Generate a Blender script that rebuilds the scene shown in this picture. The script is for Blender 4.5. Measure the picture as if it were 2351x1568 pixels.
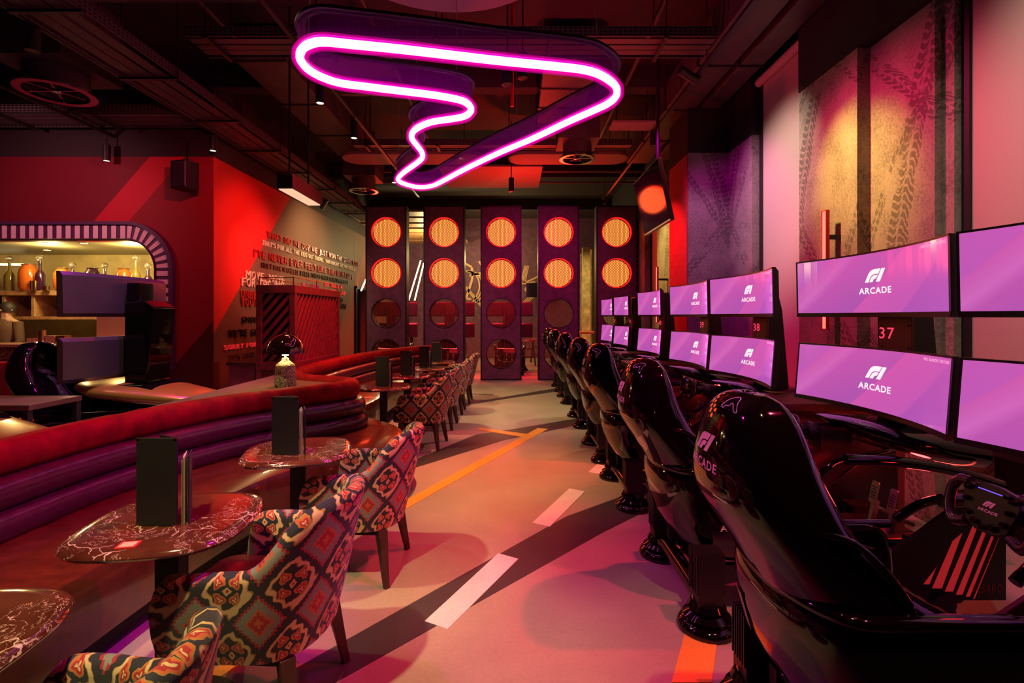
import bpy, math, random
from mathutils import Vector, Matrix
random.seed(7)
R = math.radians
PI = math.pi
for o in list(bpy.data.objects):
    bpy.data.objects.remove(o)
scene = bpy.context.scene
COL = scene.collection

# ------------------------------------------------------------------ camera, world, exposure
F = 1156.0           # focal length in pixels of the 2351 px wide frame
CH = 1.5             # camera height
cam_d = bpy.data.cameras.new('camera')
cam_d.sensor_width = 36
cam_d.lens = F / 2351 * 36
cam_d.shift_x = -0.0019
cam_d.shift_y = -0.0247
cam_d.clip_start = 0.02
cam = bpy.data.objects.new('camera', cam_d)
cam.location = (0, 0, CH)
cam.rotation_euler = (R(90), 0, 0)
COL.objects.link(cam)
scene.camera = cam
w = bpy.data.worlds.new('world')
scene.world = w
w.use_nodes = True
w.node_tree.nodes['Background'].inputs[0].default_value = (0.10, 0.03, 0.04, 1)
w.node_tree.nodes['Background'].inputs[1].default_value = 0.05
vs = scene.view_settings
vs.view_transform = 'Standard'
vs.look = 'None'
vs.exposure = 0.0
vs.gamma = 1.0
vs.use_curve_mapping = False

WARM = (1.0, 0.72, 0.30)
RED = (1.0, 0.015, 0.03)
MAG = (1.0, 0.02, 0.45)
AMB = (1.0, 0.42, 0.14)
OLIVE = (1.0, 0.76, 0.34)


def spot(loc, target, color, power, angle=60, blend=0.5, size=0.05):
    d = bpy.data.lights.new('spot_light', 'SPOT')
    d.energy = power
    d.color = color
    d.spot_size = R(angle)
    d.spot_blend = blend
    d.shadow_soft_size = size
    o = bpy.data.objects.new('spot_light', d)
    COL.objects.link(o)
    o.location = loc
    v = Vector(target) - Vector(loc)
    o.rotation_euler = v.to_track_quat('-Z', 'Y').to_euler()
    return o


def point(loc, color, power, size=0.1):
    d = bpy.data.lights.new('point_light', 'POINT')
    d.energy = power
    d.color = color
    d.shadow_soft_size = size
    o = bpy.data.objects.new('point_light', d)
    COL.objects.link(o)
    o.location = loc
    return o


# floor pools and wall washes, from the tracks under the ceiling
spot((-1.95, 4.6, 3.9), (-0.2, 4.75, 0), (1.0, 0.36, 0.12), 1150, 38, 1.0)
spot((-1.95, 2.4, 3.9), (-1.05, 3.1, 0), OLIVE, 330, 36, 0.7)
spot((-1.3, 0.6, 3.9), (-1.1, 1.6, 0.5), OLIVE, 560, 46, 0.7)
spot((-1.95, 7.4, 3.9), (-0.4, 8.2, 0), OLIVE, 430, 66, 0.8)
spot((-1.95, 9.9, 3.9), (0.3, 9.6, 0), OLIVE, 300, 70, 0.9)
spot((1.95, 7.6, 3.9), (0.2, 7.0, 0), WARM, 230, 55, 0.9)
spot((1.95, 3.4, 3.9), (-0.05, 2.95, 0), RED, 620, 38, 1.0)
spot((1.95, 1.2, 3.9), (0.1, 2.2, 0), (1, 0.03, 0.13), 480, 50, 0.9)
spot((0.9, 0.9, 4.0), (0.95, 2.1, 0), (1.0, 0.55, 0.22), 190, 26, 0.8)
spot((-1.95, 2.2, 3.9), (0.65, 2.4, 0.7), (0.8, 0.01, 0.42), 330, 44, 0.8)
spot((-1.95, 3.3, 3.9), (0.9, 3.4, 0), OLIVE, 60, 40, 0.5)
spot((1.95, 5.6, 3.9), (0.4, 5.5, 0), RED, 480, 40, 1.0)
spot((-1.95, 6.0, 3.9), (-2.2, 5.6, 0.6), RED, 420, 75, 0.8)
spot((-1.95, 8.4, 3.9), (-2.2, 8.6, 0.6), RED, 240, 75, 0.8)
spot((-1.95, 3.2, 3.9), (-2.5, 2.6, 0.8), RED, 260, 50, 0.8)
spot((0.9, 2.2, 4.2), (-2.3, 2.4, 0.6), (0.6, 0.0, 0.5), 950, 46, 0.8)
spot((1.2, 6.8, 4.0), (-0.8, 7.0, 0.6), (1.0, 0.02, 0.4), 160, 60, 0.8)
# right wall
spot((1.55, 4.35, 3.75), (2.95, 4.30, 2.70), (1.0, 0.92, 0.16), 260, 44, 1.0)
spot((1.35, 4.2, 3.75), (3.0, 4.1, 1.9), (1.0, 0.03, 0.16), 270, 100, 0.9)
spot((1.55, 5.8, 3.9), (3.0, 6.5, 2.5), (0.8, 0.0, 0.5), 150, 80, 0.9)
spot((1.5, 7.9, 3.6), (2.41, 7.5, 2.2), RED, 240, 70, 0.8)
spot((1.6, 5.2, 3.9), (2.6, 6.96, 2.6), (0.7, 0.6, 0.6), 90, 36, 0.9)
spot((1.5, 2.3, 4.1), (3.1, 2.3, 2.6), (0.9, 0.72, 0.60), 170, 82, 0.9)
spot((1.5, 1.0, 4.1), (3.1, 1.4, 2.4), (0.9, 0.72, 0.60), 110, 82, 0.9)
spot((0.8, 4.9, 4.0), (3.1, 5.7, 2.9), (0.95, 0.68, 0.58), 420, 50, 0.9)
spot((1.6, 9.8, 3.9), (2.95, 9.4, 2.2), (1.0, 0.72, 0.20), 260, 80, 0.8)
# left walls
spot((-3.5, 7.6, 3.7), (-4.2, 7.9, 1.9), (1.0, 0.20, 0.05), 130, 50, 1.0)
spot((-2.2, 7.6, 3.8), (-4.2, 7.9, 2.6), (1.0, 0.10, 0.06), 200, 60, 0.9)
spot((-2.4, 10.0, 3.8), (-4.2, 10.4, 2.4), (1.0, 0.66, 0.30), 340, 90, 0.9)
spot((-2.0, 8.0, 3.0), (-4.2, 8.6, 2.3), (1.0, 0.50, 0.34), 160, 60, 0.9)
spot((-3.4, 5.6, 3.7), (-5.2, 7.0, 2.4), (1.0, 0.10, 0.14), 80, 110, 0.9)
spot((-6.0, 5.0, 3.6), (-6.3, 7.0, 2.9), (1.0, 0.36, 0.42), 120, 100, 0.9)
spot((-2.9, 4.4, 3.9), (-3.5, 4.6, 1.6), (0.6, 0.0, 0.6), 480, 60, 0.8)
spot((-2.2, 5.6, 3.4), (-3.5, 5.2, 1.7), RED, 160, 26, 0.9)
spot((-2.4, 3.4, 3.9), (-3.2, 4.2, 0.8), OLIVE, 260, 60, 0.8)
spot((-2.0, 2.6, 3.6), (-3.6, 3.4, 1.7), RED, 260, 30, 0.8)
spot((-1.9, 6.6, 3.8), (-2.8, 7.1, 1.4), RED, 420, 44, 0.8)
# added upward red spots without fixtures, for a glow on the ceiling services
spot((0.2, 9.9, 2.9), (-0.2, 9.4, 4.8), (1.0, 0.015, 0.01), 260, 150, 1.0)
spot((0.6, 5.6, 2.6), (0.4, 6.0, 4.8), (1.0, 0.015, 0.03), 170, 160, 1.0)
# signal towers
spot((0.6, 8.2, 3.9), (0.6, 11.8, 2.0), (0.9, 0.0, 0.32), 260, 80, 0.9)
spot((-1.8, 8.2, 3.9), (-2.2, 11.8, 1.4), (1.0, 0.40, 0.40), 160, 70, 0.9)
# behind the gantry
point((-2.6, 15.2, 3.4), (1.0, 0.78, 0.34), 170, 0.2)
point((-0.6, 16.6, 3.4), (1.0, 0.65, 0.26), 110, 0.2)
spot((1.2, 14.0, 3.6), (2.3, 15.6, 1.8), (1.0, 0.75, 0.25), 200, 80, 0.9)
for x_ in (-2.3, -0.97, 0.37):
    spot((x_, 12.15, 3.0), (x_, 12.9, 1.5), RED, 380, 110, 0.8)
spot((1.4, 13.5, 3.4), (2.95, 14.0, 2.2), (1.0, 0.75, 0.25), 230, 100, 0.9)
# added red point lights for an underglow inside the nearer simulators
for y_ in (1.57, 2.80, 4.31, 5.57):
    point((2.25, y_, 0.62), (1.0, 0.02, 0.02), 5, 0.05)
# bar interior
point((-6.0, 7.9, 2.45), (1.0, 0.78, 0.30), 52, 0.1)
point((-7.3, 7.9, 2.45), (1.0, 0.78, 0.30), 52, 0.1)
point((-5.3, 7.7, 2.40), (1.0, 0.78, 0.30), 26, 0.1)


# ------------------------------------------------------------------ node helper and materials
class NT:
    def __init__(s, name):
        s.mat = bpy.data.materials.new(name)
        s.mat.use_nodes = True
        s.t = s.mat.node_tree
        s.b = s.t.nodes['Principled BSDF']
        s.out = s.t.nodes['Material Output']

    def n(s, typ, **kw):
        nd = s.t.nodes.new(typ)
        for k, v in kw.items():
            setattr(nd, k, v)
        return nd

    def link(s, a, b):
        s.t.links.new(a, b)

    def put(s, sock, v):
        if isinstance(v, bpy.types.NodeSocket):
            s.link(v, sock)
        elif v is not None:
            sock.default_value = v

    def m(s, op, a, b=None, c=None):
        nd = s.n('ShaderNodeMath', operation=op)
        s.put(nd.inputs[0], a)
        s.put(nd.inputs[1], b)
        if c is not None:
            s.put(nd.inputs[2], c)
        return nd.outputs[0]

    def coord(s, kind='Object'):
        return s.n('ShaderNodeTexCoord').outputs[kind]

    def xyz(s, v):
        nd = s.n('ShaderNodeSeparateXYZ')
        s.link(v, nd.inputs[0])
        return nd.outputs

    def comb(s, x, y, z):
        nd = s.n('ShaderNodeCombineXYZ')
        s.put(nd.inputs[0], x)
        s.put(nd.inputs[1], y)
        s.put(nd.inputs[2], z)
        return nd.outputs[0]

    def noise(s, vec, scale, detail=4, rough=0.5, dist=0.0):
        nd = s.n('ShaderNodeTexNoise')
        s.link(vec, nd.inputs['Vector'])
        nd.inputs['Scale'].default_value = scale
        nd.inputs['Detail'].default_value = detail
        nd.inputs['Roughness'].default_value = rough
        nd.inputs['Distortion'].default_value = dist
        return nd.outputs[0]

    def ramp(s, fac, stops, mode='LINEAR'):
        nd = s.n('ShaderNodeValToRGB')
        cr = nd.color_ramp
        cr.interpolation = mode
        while len(cr.elements) < len(stops):
            cr.elements.new(0.5)
        for e, (p, c) in zip(cr.elements, stops):
            e.position = p
            e.color = (c[0], c[1], c[2], 1)
        s.put(nd.inputs[0], fac)
        return nd.outputs[0]

    def mix(s, fac, a, b):
        nd = s.n('ShaderNodeMix', data_type='RGBA')
        s.put(nd.inputs[0], fac)
        for sock, v in ((nd.inputs[6], a), (nd.inputs[7], b)):
            if isinstance(v, tuple):
                v = (v[0], v[1], v[2], 1)
            s.put(sock, v)
        return nd.outputs[2]

    def bump(s, h, strength=0.3, dist=0.01):
        nd = s.n('ShaderNodeBump')
        nd.inputs['Strength'].default_value = strength
        nd.inputs['Distance'].default_value = dist
        s.link(h, nd.inputs['Height'])
        s.link(nd.outputs[0], s.b.inputs['Normal'])

    def base(s, c):
        if isinstance(c, tuple):
            c = (c[0], c[1], c[2], 1)
        s.put(s.b.inputs['Base Color'], c)


def pbr(name, col, rough=0.5, metal=0.0, coat=0.0, spec=0.5, noise=None, sheen=0.0, emit=None, es=1.0, trans=0.0, alpha=None):
    t = NT(name)
    if noise:
        sc, amt = noise
        f = t.noise(t.coord(), sc, 5, 0.6)
        c2 = tuple(max(0, c * (1 - amt)) for c in col)
        c3 = tuple(min(1, c * (1 + amt)) for c in col)
        t.base(t.ramp(f, [(0.3, c2), (0.7, c3)]))
    else:
        t.base(col)
    b = t.b.inputs
    b['Roughness'].default_value = rough
    b['Metallic'].default_value = metal
    b['Coat Weight'].default_value = coat
    b['Coat Roughness'].default_value = 0.05
    b['Specular IOR Level'].default_value = spec
    b['Sheen Weight'].default_value = sheen
    b['Transmission Weight'].default_value = trans
    if emit:
        b['Emission Color'].default_value = (*emit, 1)
        b['Emission Strength'].default_value = es
    return t.mat


M = {}
M['black_gloss'] = pbr('black_gloss_shell', (0.003, 0.002, 0.003), 0.05, 0, 0.15)
M['black_satin'] = pbr('black_satin', (0.006, 0.005, 0.006), 0.35)
M['black_metal'] = pbr('black_painted_metal', (0.012, 0.010, 0.012), 0.45, noise=(8, .3))
M['black_matte'] = pbr('black_matte', (0.008, 0.007, 0.009), 0.8)
M['carbon'] = pbr('carbon_grip', (0.015, 0.012, 0.016), 0.3, 0, 0.5)
M['gold'] = pbr('gold_lacquer', (0.40, 0.25, 0.05), 0.28, 0.5, 0.6)
M['brass'] = pbr('brass', (0.6, 0.4, 0.15), 0.25, 1.0)
M['chrome'] = pbr('chrome', (0.6, 0.6, 0.6), 0.15, 1.0)
M['alu'] = pbr('brushed_aluminium', (0.5, 0.48, 0.48), 0.35, 0.9)
M['plum'] = pbr('plum_plaster', (0.13, 0.055, 0.095), 0.75, noise=(6, .35))
M['ceiling'] = pbr('ceiling_paint', (0.022, 0.013, 0.014), 0.85, noise=(3, .3))
M['duct'] = pbr('galvanised_duct', (0.075, 0.058, 0.058), 0.5, 0.3, noise=(5, .25))
M['tray'] = pbr('cable_tray_steel', (0.08, 0.06, 0.06), 0.5, 0.3)
M['dark_wood'] = pbr('dark_stained_wood', (0.045, 0.018, 0.012), 0.45, noise=(14, .4))
M['lattice'] = pbr('red_brown_lattice_wood', (0.16, 0.03, 0.035), 0.5, noise=(10, .3))
M['leather'] = pbr('oxblood_leather', (0.060, 0.008, 0.022), 0.30, 0, 0.3, noise=(22, .3))
M['seat_leather'] = pbr('cognac_leather', (0.085, 0.016, 0.006), 0.30, 0, 0.35, noise=(16, .35))
M['velvet'] = pbr('red_velvet', (0.20, 0.004, 0.006), 0.8, sheen=0.0, spec=0.15, noise=(9, .4))
M['blind'] = pbr('linen_blind', (0.50, 0.38, 0.34), 0.9, noise=(160, .10))
M['white'] = pbr('white_lettering', (0.80, 0.72, 0.68), 0.4)
M['wall_white'] = pbr('cream_letters', (0.75, 0.62, 0.50), 0.4)
M['wall_black'] = pbr('black_letters', (0.01, 0.008, 0.01), 0.3)
M['wall_red'] = pbr('red_letters', (0.35, 0.01, 0.012), 0.3)
M['ledge'] = pbr('taupe_laminate', (0.12, 0.085, 0.055), 0.5, noise=(7, .15))
M['menu'] = pbr('black_menu_card', (0.010, 0.009, 0.011), 0.5)
M['page'] = pbr('menu_paper', (0.5, 0.42, 0.3), 0.6)
M['bar_wall'] = pbr('ochre_bar_plaster', (0.50, 0.36, 0.16), 0.6, noise=(2.2, .3))
M['bar_ceiling'] = pbr('brass_toned_ceiling', (0.24, 0.20, 0.11), 0.45)
M['bar_wood'] = pbr('oak_shelf', (0.38, 0.20, 0.08), 0.5, noise=(12, .3))
M['copper'] = pbr('rose_copper', (0.62, 0.30, 0.26), 0.35, 0.6)
M['amber_glass'] = pbr('amber_glass', (0.65, 0.14, 0.02), 0.08, 0, 0.5, trans=0.4)
M['dark_glass'] = pbr('dark_violet_glass', (0.03, 0.005, 0.025), 0.05, 0, 1.0)
M['smoke_glass'] = pbr('smoked_olive_glass', (0.25, 0.17, 0.04), 0.06, 0, 0.8, trans=0.4)
M['clear_glass'] = pbr('clear_glass', (0.95, 0.93, 0.85), 0.02, trans=0.95)
M['grey_shell'] = pbr('monitor_back_plastic', (0.035, 0.025, 0.04), 0.33)
M['pad'] = pbr('seat_pad_fabric', (0.16, 0.10, 0.09), 0.8)
M['skin'] = pbr('skin', (0.45, 0.25, 0.17), 0.55)
M['apron'] = pbr('brown_cloth', (0.10, 0.05, 0.025), 0.8)
M['table_wood'] = pbr('brown_table_wood', (0.07, 0.045, 0.022), 0.5, noise=(10, .3))
M['raft'] = pbr('raft_felt', (0.22, 0.13, 0.12), 0.9)
M['jeans'] = pbr('charcoal_cloth', (0.03, 0.03, 0.035), 0.8)
M['shirt'] = pbr('white_shirt_cloth', (0.65, 0.62, 0.55), 0.8)
M['hair'] = pbr('dark_hair', (0.02, 0.013, 0.01), 0.6)
M['pink_stripe'] = pbr('white_stripe_paint', (0.80, 0.55, 0.62), 0.5)
M['plum_stripe'] = pbr('aubergine_paint', (0.09, 0.02, 0.09), 0.5)
M['warning'] = pbr('warning_yellow', (0.7, 0.4, 0.05), 0.5)
M['red_card'] = pbr('red_card', (0.6, 0.03, 0.02), 0.5)
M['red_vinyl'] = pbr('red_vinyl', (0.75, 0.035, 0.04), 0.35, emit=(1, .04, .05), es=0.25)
M['lamp_glow'] = pbr('warm_lamp', (1, .8, .4), 0.4, emit=(1.0, 0.62, 0.18), es=9)
M['spot_glow'] = pbr('spot_lens', (1, .9, .7), 0.4, emit=(1.0, 0.85, 0.6), es=3)
M['neon'] = pbr('neon_core', (1, .8, 1), 0.4, emit=(1.0, 0.21, 0.74), es=9)
M['red_bar'] = pbr('red_led', (1, .1, .1), 0.4, emit=(1.0, 0.09, 0.07), es=3)
M['white_tube'] = pbr('white_led', (1, .9, .7), 0.4, emit=(1.0, 0.80, 0.42), es=5)
M['blue_led'] = pbr('blue_led', (.2, .1, 1), 0.4, emit=(0.18, 0.10, 1.0), es=1.2)
M['heater_glow'] = pbr('heater_reflector', (1, .8, .6), 0.4, emit=(1.0, 0.62, 0.38), es=0.9)
M['downlight'] = pbr('downlight_lens', (1, .8, .5), 0.4, emit=(1.0, 0.78, 0.35), es=2.5)
M['number'] = pbr('pink_number', (0.9, 0.12, 0.25), 0.5, emit=(1, .05, .12), es=1.1)
M['logo_lit'] = pbr('lit_logo', (1, 1, 1), 0.5, emit=(0.85, 0.92, 0.88), es=0.95)
M['tag_lit'] = pbr('lit_caption', (1, .8, .9), 0.5, emit=(1.0, 0.62, 0.78), es=0.8)
M['mural_line'] = pbr('mural_line_paint', (0.62, 0.42, 0.20), 0.6)
M['red_lamp_housing'] = pbr('red_reflector', (0.5, 0.01, 0.01), 0.4)
M['red_ring'] = pbr('red_ring_painted_glow', (0.5, 0.01, 0.01), 0.4, emit=(1.0, 0.008, 0.01), es=1.0)  # lamp light falling on the bezel is put in as emission


def sleeve():  # faint see-through emission that paints the soft glow around the neon
    t = NT('neon_halo')
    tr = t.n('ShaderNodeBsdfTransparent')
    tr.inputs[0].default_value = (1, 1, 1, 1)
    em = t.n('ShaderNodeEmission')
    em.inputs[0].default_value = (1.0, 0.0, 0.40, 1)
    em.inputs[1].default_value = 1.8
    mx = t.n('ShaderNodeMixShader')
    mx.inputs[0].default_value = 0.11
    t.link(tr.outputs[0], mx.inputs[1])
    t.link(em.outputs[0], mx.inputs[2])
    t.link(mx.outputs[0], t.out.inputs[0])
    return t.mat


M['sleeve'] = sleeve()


def acrylic():
    t = NT('violet_acrylic')
    t.base((0.22, 0.006, 0.26))
    t.b.inputs['Roughness'].default_value = 0.05
    t.b.inputs['Alpha'].default_value = 0.50
    return t.mat


M['acrylic'] = acrylic()


def floor_mat(name, col, rough=0.38):
    t = NT(name)
    v = t.coord()
    a = t.noise(v, 1.1, 5, 0.6)
    b = t.noise(v, 55, 3, 0.7)
    f = t.m('ADD', t.m('MULTIPLY', a, 0.7), t.m('MULTIPLY', b, 0.3))
    c1 = tuple(c * 0.80 for c in col)
    c2 = tuple(min(1, c * 1.15) for c in col)
    t.base(t.ramp(f, [(0.35, c1), (0.65, c2)]))
    t.put(t.b.inputs['Roughness'], t.m('MULTIPLY_ADD', a, 0.2, rough - 0.1))
    return t.mat


M['floor'] = floor_mat('floor_vinyl', (0.36, 0.33, 0.27))
M['floor_dark'] = floor_mat('floor_charcoal_band', (0.050, 0.050, 0.052))
M['floor_white'] = floor_mat('floor_white_line', (0.78, 0.74, 0.78))
M['floor_yellow'] = floor_mat('floor_yellow_line', (0.80, 0.40, 0.06))


def marble():
    t = NT('rosso_marble')
    v = t.coord()
    wv = t.n('ShaderNodeTexNoise')
    t.link(v, wv.inputs['Vector'])
    wv.inputs['Scale'].default_value = 4
    wv.inputs['Detail'].default_value = 5
    add = t.n('ShaderNodeVectorMath', operation='MULTIPLY_ADD')
    t.link(wv.outputs['Color'], add.inputs[0])
    add.inputs[1].default_value = (0.35, 0.35, 0.35)
    t.link(v, add.inputs[2])
    vo = t.n('ShaderNodeTexVoronoi', feature='DISTANCE_TO_EDGE')
    t.link(add.outputs[0], vo.inputs['Vector'])
    vo.inputs['Scale'].default_value = 5.5
    v1 = t.m('MULTIPLY', t.m('LESS_THAN', vo.outputs['Distance'], 0.010), t.m('GREATER_THAN', t.noise(v, 2.4, 2), 0.5))
    n1 = t.noise(add.outputs[0], 13, 6, 0.6, 1.5)
    rid = t.m('ABSOLUTE', t.m('SUBTRACT', n1, 0.5))
    v2 = t.m('LESS_THAN', rid, 0.007)
    n2 = t.noise(v, 3.0, 2)
    mask = t.m('GREATER_THAN', n2, 0.50)
    veins = t.m('MAXIMUM', v1, t.m('MULTIPLY', v2, mask))
    cl = t.m('GREATER_THAN', t.noise(add.outputs[0], 9, 8, 0.75), 0.655)
    veins = t.m('MAXIMUM', veins, t.m('MULTIPLY', cl, t.m('MULTIPLY', mask, 0.8)))
    base = t.ramp(t.noise(v, 6, 6, 0.6), [(0.3, (0.05, 0.010, 0.006)), (0.7, (0.12, 0.035, 0.015))])
    t.base(t.mix(veins, base, (0.55, 0.38, 0.30)))
    t.b.inputs['Roughness'].default_value = 0.12
    t.b.inputs['Coat Weight'].default_value = 0.4
    return t.mat


M['marble'] = marble()


def kilim():
    t = NT('kilim_velvet')
    v = t.coord()
    x, y, z = t.xyz(v)
    u = t.m('MULTIPLY', t.m('ARCTAN2', y, t.m('ADD', x, 0.02)), 0.30)
    wob = t.m('MULTIPLY', t.m('SUBTRACT', t.noise(v, 28, 2), 0.5), 0.022)
    wob2 = t.m('MULTIPLY', t.m('SUBTRACT', t.noise(v, 60, 2), 0.5), 0.012)
    T = 0.20
    T2 = 0.235
    a0 = t.m('DIVIDE', t.m('ADD', u, wob), T)
    b0 = t.m('DIVIDE', t.m('ADD', z, wob2), T2)

    def cell(oa, ob, q):
        a = t.m('SUBTRACT', t.m('FRACT', t.m('ADD', a0, oa)), 0.5)
        b = t.m('SUBTRACT', t.m('FRACT', t.m('ADD', b0, ob)), 0.5)
        if q:
            a = t.m('DIVIDE', t.m('ROUND', t.m('MULTIPLY', a, q)), q)
            b = t.m('DIVIDE', t.m('ROUND', t.m('MULTIPLY', b, q)), q)
        return t.m('ABSOLUTE', a), t.m('ABSOLUTE', b)

    navy = (0.012, 0.017, 0.030)
    cream = (0.60, 0.46, 0.24)
    rust = (0.50, 0.12, 0.03)
    crim = (0.34, 0.02, 0.025)
    grey = (0.20, 0.23, 0.20)
    gold = (0.36, 0.22, 0.05)
    # cells centred on whole numbers hold a stepped medallion
    a, b = cell(0.5, 0.5, 20)
    d = t.m('ADD', a, b)
    med = t.ramp(d, [(0, rust), (0.05, cream), (0.09, crim), (0.17, rust), (0.205, cream), (0.245, grey), (0.36, crim), (0.40, gold), (0.42, navy)], 'CONSTANT')
    # cells centred on half numbers hold four flowers round a small square
    a2, b2 = cell(0.0, 0.0, 0)
    fa = t.m('SUBTRACT', a2, 0.135)
    fb = t.m('SUBTRACT', b2, 0.125)
    r = t.m('POWER', t.m('ADD', t.m('POWER', fa, 2.0), t.m('POWER', fb, 2.0)), 0.5)
    pet = t.m('MULTIPLY_ADD', t.m('COSINE', t.m('MULTIPLY', t.m('ARCTAN2', fb, fa), 3.0)), 0.022, r)
    flow = t.ramp(pet, [(0, cream), (0.022, crim), (0.055, rust), (0.082, gold), (0.092, navy)], 'CONSTANT')
    sq = t.m('ADD', a2, b2)
    flow = t.mix(t.m('LESS_THAN', sq, 0.075), flow, t.ramp(sq, [(0, crim), (0.025, cream), (0.062, gold)], 'CONSTANT'))
    L = t.m('ADD', t.m('COSINE', t.m('MULTIPLY', a0, 2 * PI)), t.m('COSINE', t.m('MULTIPLY', b0, 2 * PI)))
    L = t.m('ADD', L, t.m('MULTIPLY', t.m('SINE', t.m('MULTIPLY', t.m('SUBTRACT', a0, b0), 8 * PI)), 0.16))
    L = t.m('ADD', L, 0.55)
    col = t.mix(t.m('GREATER_THAN', L, 0.0), flow, med)
    la = t.m('ABSOLUTE', L)
    col = t.mix(t.m('LESS_THAN', la, 0.30), col, gold)
    col = t.mix(t.m('LESS_THAN', la, 0.21), col, cream)
    t.base(col)
    t.b.inputs['Roughness'].default_value = 0.8
    t.b.inputs['Sheen Weight'].default_value = 0.15
    return t.mat


M['kilim'] = kilim()


def screen_mat():
    t = NT('screen_glow')
    x, y, z = t.xyz(t.coord('Generated'))
    # y runs right to left across the picture, z up
    band = t.m('MULTIPLY_ADD', z, -0.55, t.m('MULTIPLY', t.m('SUBTRACT', 1.0, y), 1.6))
    c = t.ramp(t.m('FRACT', t.m('MULTIPLY_ADD', band, 0.55, 0.12)), [(0, (0.56, 0.10, 0.42)), (0.10, (0.62, 0.14, 0.50)), (0.16, (0.50, 0.09, 0.42)), (0.42, (0.42, 0.09, 0.42)), (0.43, (0.62, 0.10, 0.42)), (0.70, (0.55, 0.10, 0.45)), (0.72, (0.44, 0.09, 0.44)), (1, (0.48, 0.10, 0.48))])
    grad = t.mix(t.m('MULTIPLY', z, 0.35), c, (0.75, 0.10, 0.40))
    t.base((0.01, 0.005, 0.01))
    t.link(grad, t.b.inputs['Emission Color'])
    t.b.inputs['Emission Strength'].default_value = 1.0
    t.b.inputs['Roughness'].default_value = 0.14
    return t.mat


M['screen'] = screen_mat()


def track_mat(name, base, yellow=None, seed=0.0):
    # fibre acoustic board printed with tyre marks
    t = NT(name)
    v = t.coord()
    x, y, z = t.xyz(v)
    yy = t.m('ADD', t.m('ADD', y, t.m('MULTIPLY', x, 1.0)), t.m('MULTIPLY', t.noise(v, 5, 3, 0.6), 0.10))
    g = t.noise(v, 45, 4, 0.75)
    g2 = t.noise(v, 3.5, 3, 0.6)
    col = t.ramp(t.m('ADD', t.m('MULTIPLY', g, 0.6), t.m('MULTIPLY', g2, 0.4)), [(0.36, tuple(c * 0.45 for c in base)), (0.55, base)])

    def tread(slope, off, width, per, bend=0.0):
        s_ = t.m('ADD', t.m('MULTIPLY_ADD', z, slope, yy), off + seed)
        if bend:
            s_ = t.m('ADD', s_, t.m('MULTIPLY', t.m('POWER', t.m('SUBTRACT', z, 2.2), 2.0), bend))
        w_ = t.m('SUBTRACT', t.m('FRACT', t.m('ADD', t.m('DIVIDE', s_, per), 100.0)), 0.5)
        inside = t.m('LESS_THAN', t.m('ABSOLUTE', w_), width / per / 2)
        lat = t.m('MULTIPLY', w_, per / width)
        wave = t.m('MULTIPLY', t.m('SINE', t.m('MULTIPLY', lat, 9.0)), 0.03)
        chev = t.m('FRACT', t.m('DIVIDE', t.m('ADD', t.m('ADD', z, wave), t.m('MULTIPLY', t.m('ABSOLUTE', lat), 0.10)), 0.062))
        blocks = t.m('MULTIPLY', t.m('GREATER_THAN', chev, 0.35), t.m('GREATER_THAN', t.m('ABSOLUTE', lat), 0.06))
        wear = t.m('GREATER_THAN', t.m('ADD', t.noise(v, 2.2, 5, 0.8), t.m('MULTIPLY', g, 0.12)), 0.50)
        return t.m('MULTIPLY', t.m('MULTIPLY', inside, blocks), wear)

    tr = t.m('MAXIMUM', tread(0.18, 0.10, 0.20, 1.15, 0.05), tread(-0.75, 0.4, 0.16, 1.9, -0.1))
    tr = t.m('MAXIMUM', tr, tread(0.42, 0.62, 0.09, 1.6, 0.12))
    t.base(t.mix(t.m('MULTIPLY', tr, 0.62), col, tuple(c * 0.16 for c in base)))
    t.b.inputs['Roughness'].default_value = 0.95
    t.bump(g, 0.4, 0.01)
    return t.mat


M['track'] = track_mat('tyre_print_board', (0.34, 0.31, 0.24))
M['track2'] = track_mat('grey_tyre_print_board', (0.26, 0.20, 0.22), seed=0.33)
M['red_board'] = pbr('red_fibre_board', (0.45, 0.03, 0.03), 0.9, noise=(30, .3))


def grille():
    t = NT('hex_perforated_steel')
    x, y, z = t.xyz(t.coord())
    k = 2 * PI / 0.032
    c1 = t.m('COSINE', t.m('MULTIPLY', x, k))
    c2 = t.m('COSINE', t.m('MULTIPLY', t.m('ADD', t.m('MULTIPLY', x, 0.5), t.m('MULTIPLY', z, 0.866)), k))
    c3 = t.m('COSINE', t.m('MULTIPLY', t.m('SUBTRACT', t.m('MULTIPLY', x, 0.5), t.m('MULTIPLY', z, 0.866)), k))
    s = t.m('ADD', t.m('ADD', c1, c2), c3)
    solid = t.m('LESS_THAN', s, -0.55)
    t.base((0.30, 0.06, 0.03))
    t.b.inputs['Roughness'].default_value = 0.4
    t.b.inputs['Metallic'].default_value = 0.5
    t.link(solid, t.b.inputs['Alpha'])
    return t.mat


def perf(name, col, sx, sz, thr):
    t = NT(name)
    x, y, z = t.xyz(t.coord())
    u = t.m('ADD', x, y)
    a = t.m('FRACT', t.m('DIVIDE', u, sx))
    b = t.m('FRACT', t.m('DIVIDE', z, sz))
    hole = t.m('MULTIPLY', t.m('LESS_THAN', t.m('ABSOLUTE', t.m('SUBTRACT', a, 0.5)), thr), t.m('LESS_THAN', t.m('ABSOLUTE', t.m('SUBTRACT', b, 0.5)), 0.22))
    t.base(t.mix(hole, col, (0.002, 0.001, 0.001)))
    t.b.inputs['Roughness'].default_value = 0.5
    t.b.inputs['Metallic'].default_value = 0.3
    return t.mat


M['grille'] = grille()
M['tray_perf'] = perf('perforated_tray_side', (0.10, 0.07, 0.07), 0.05, 0.034, 0.3)


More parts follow.
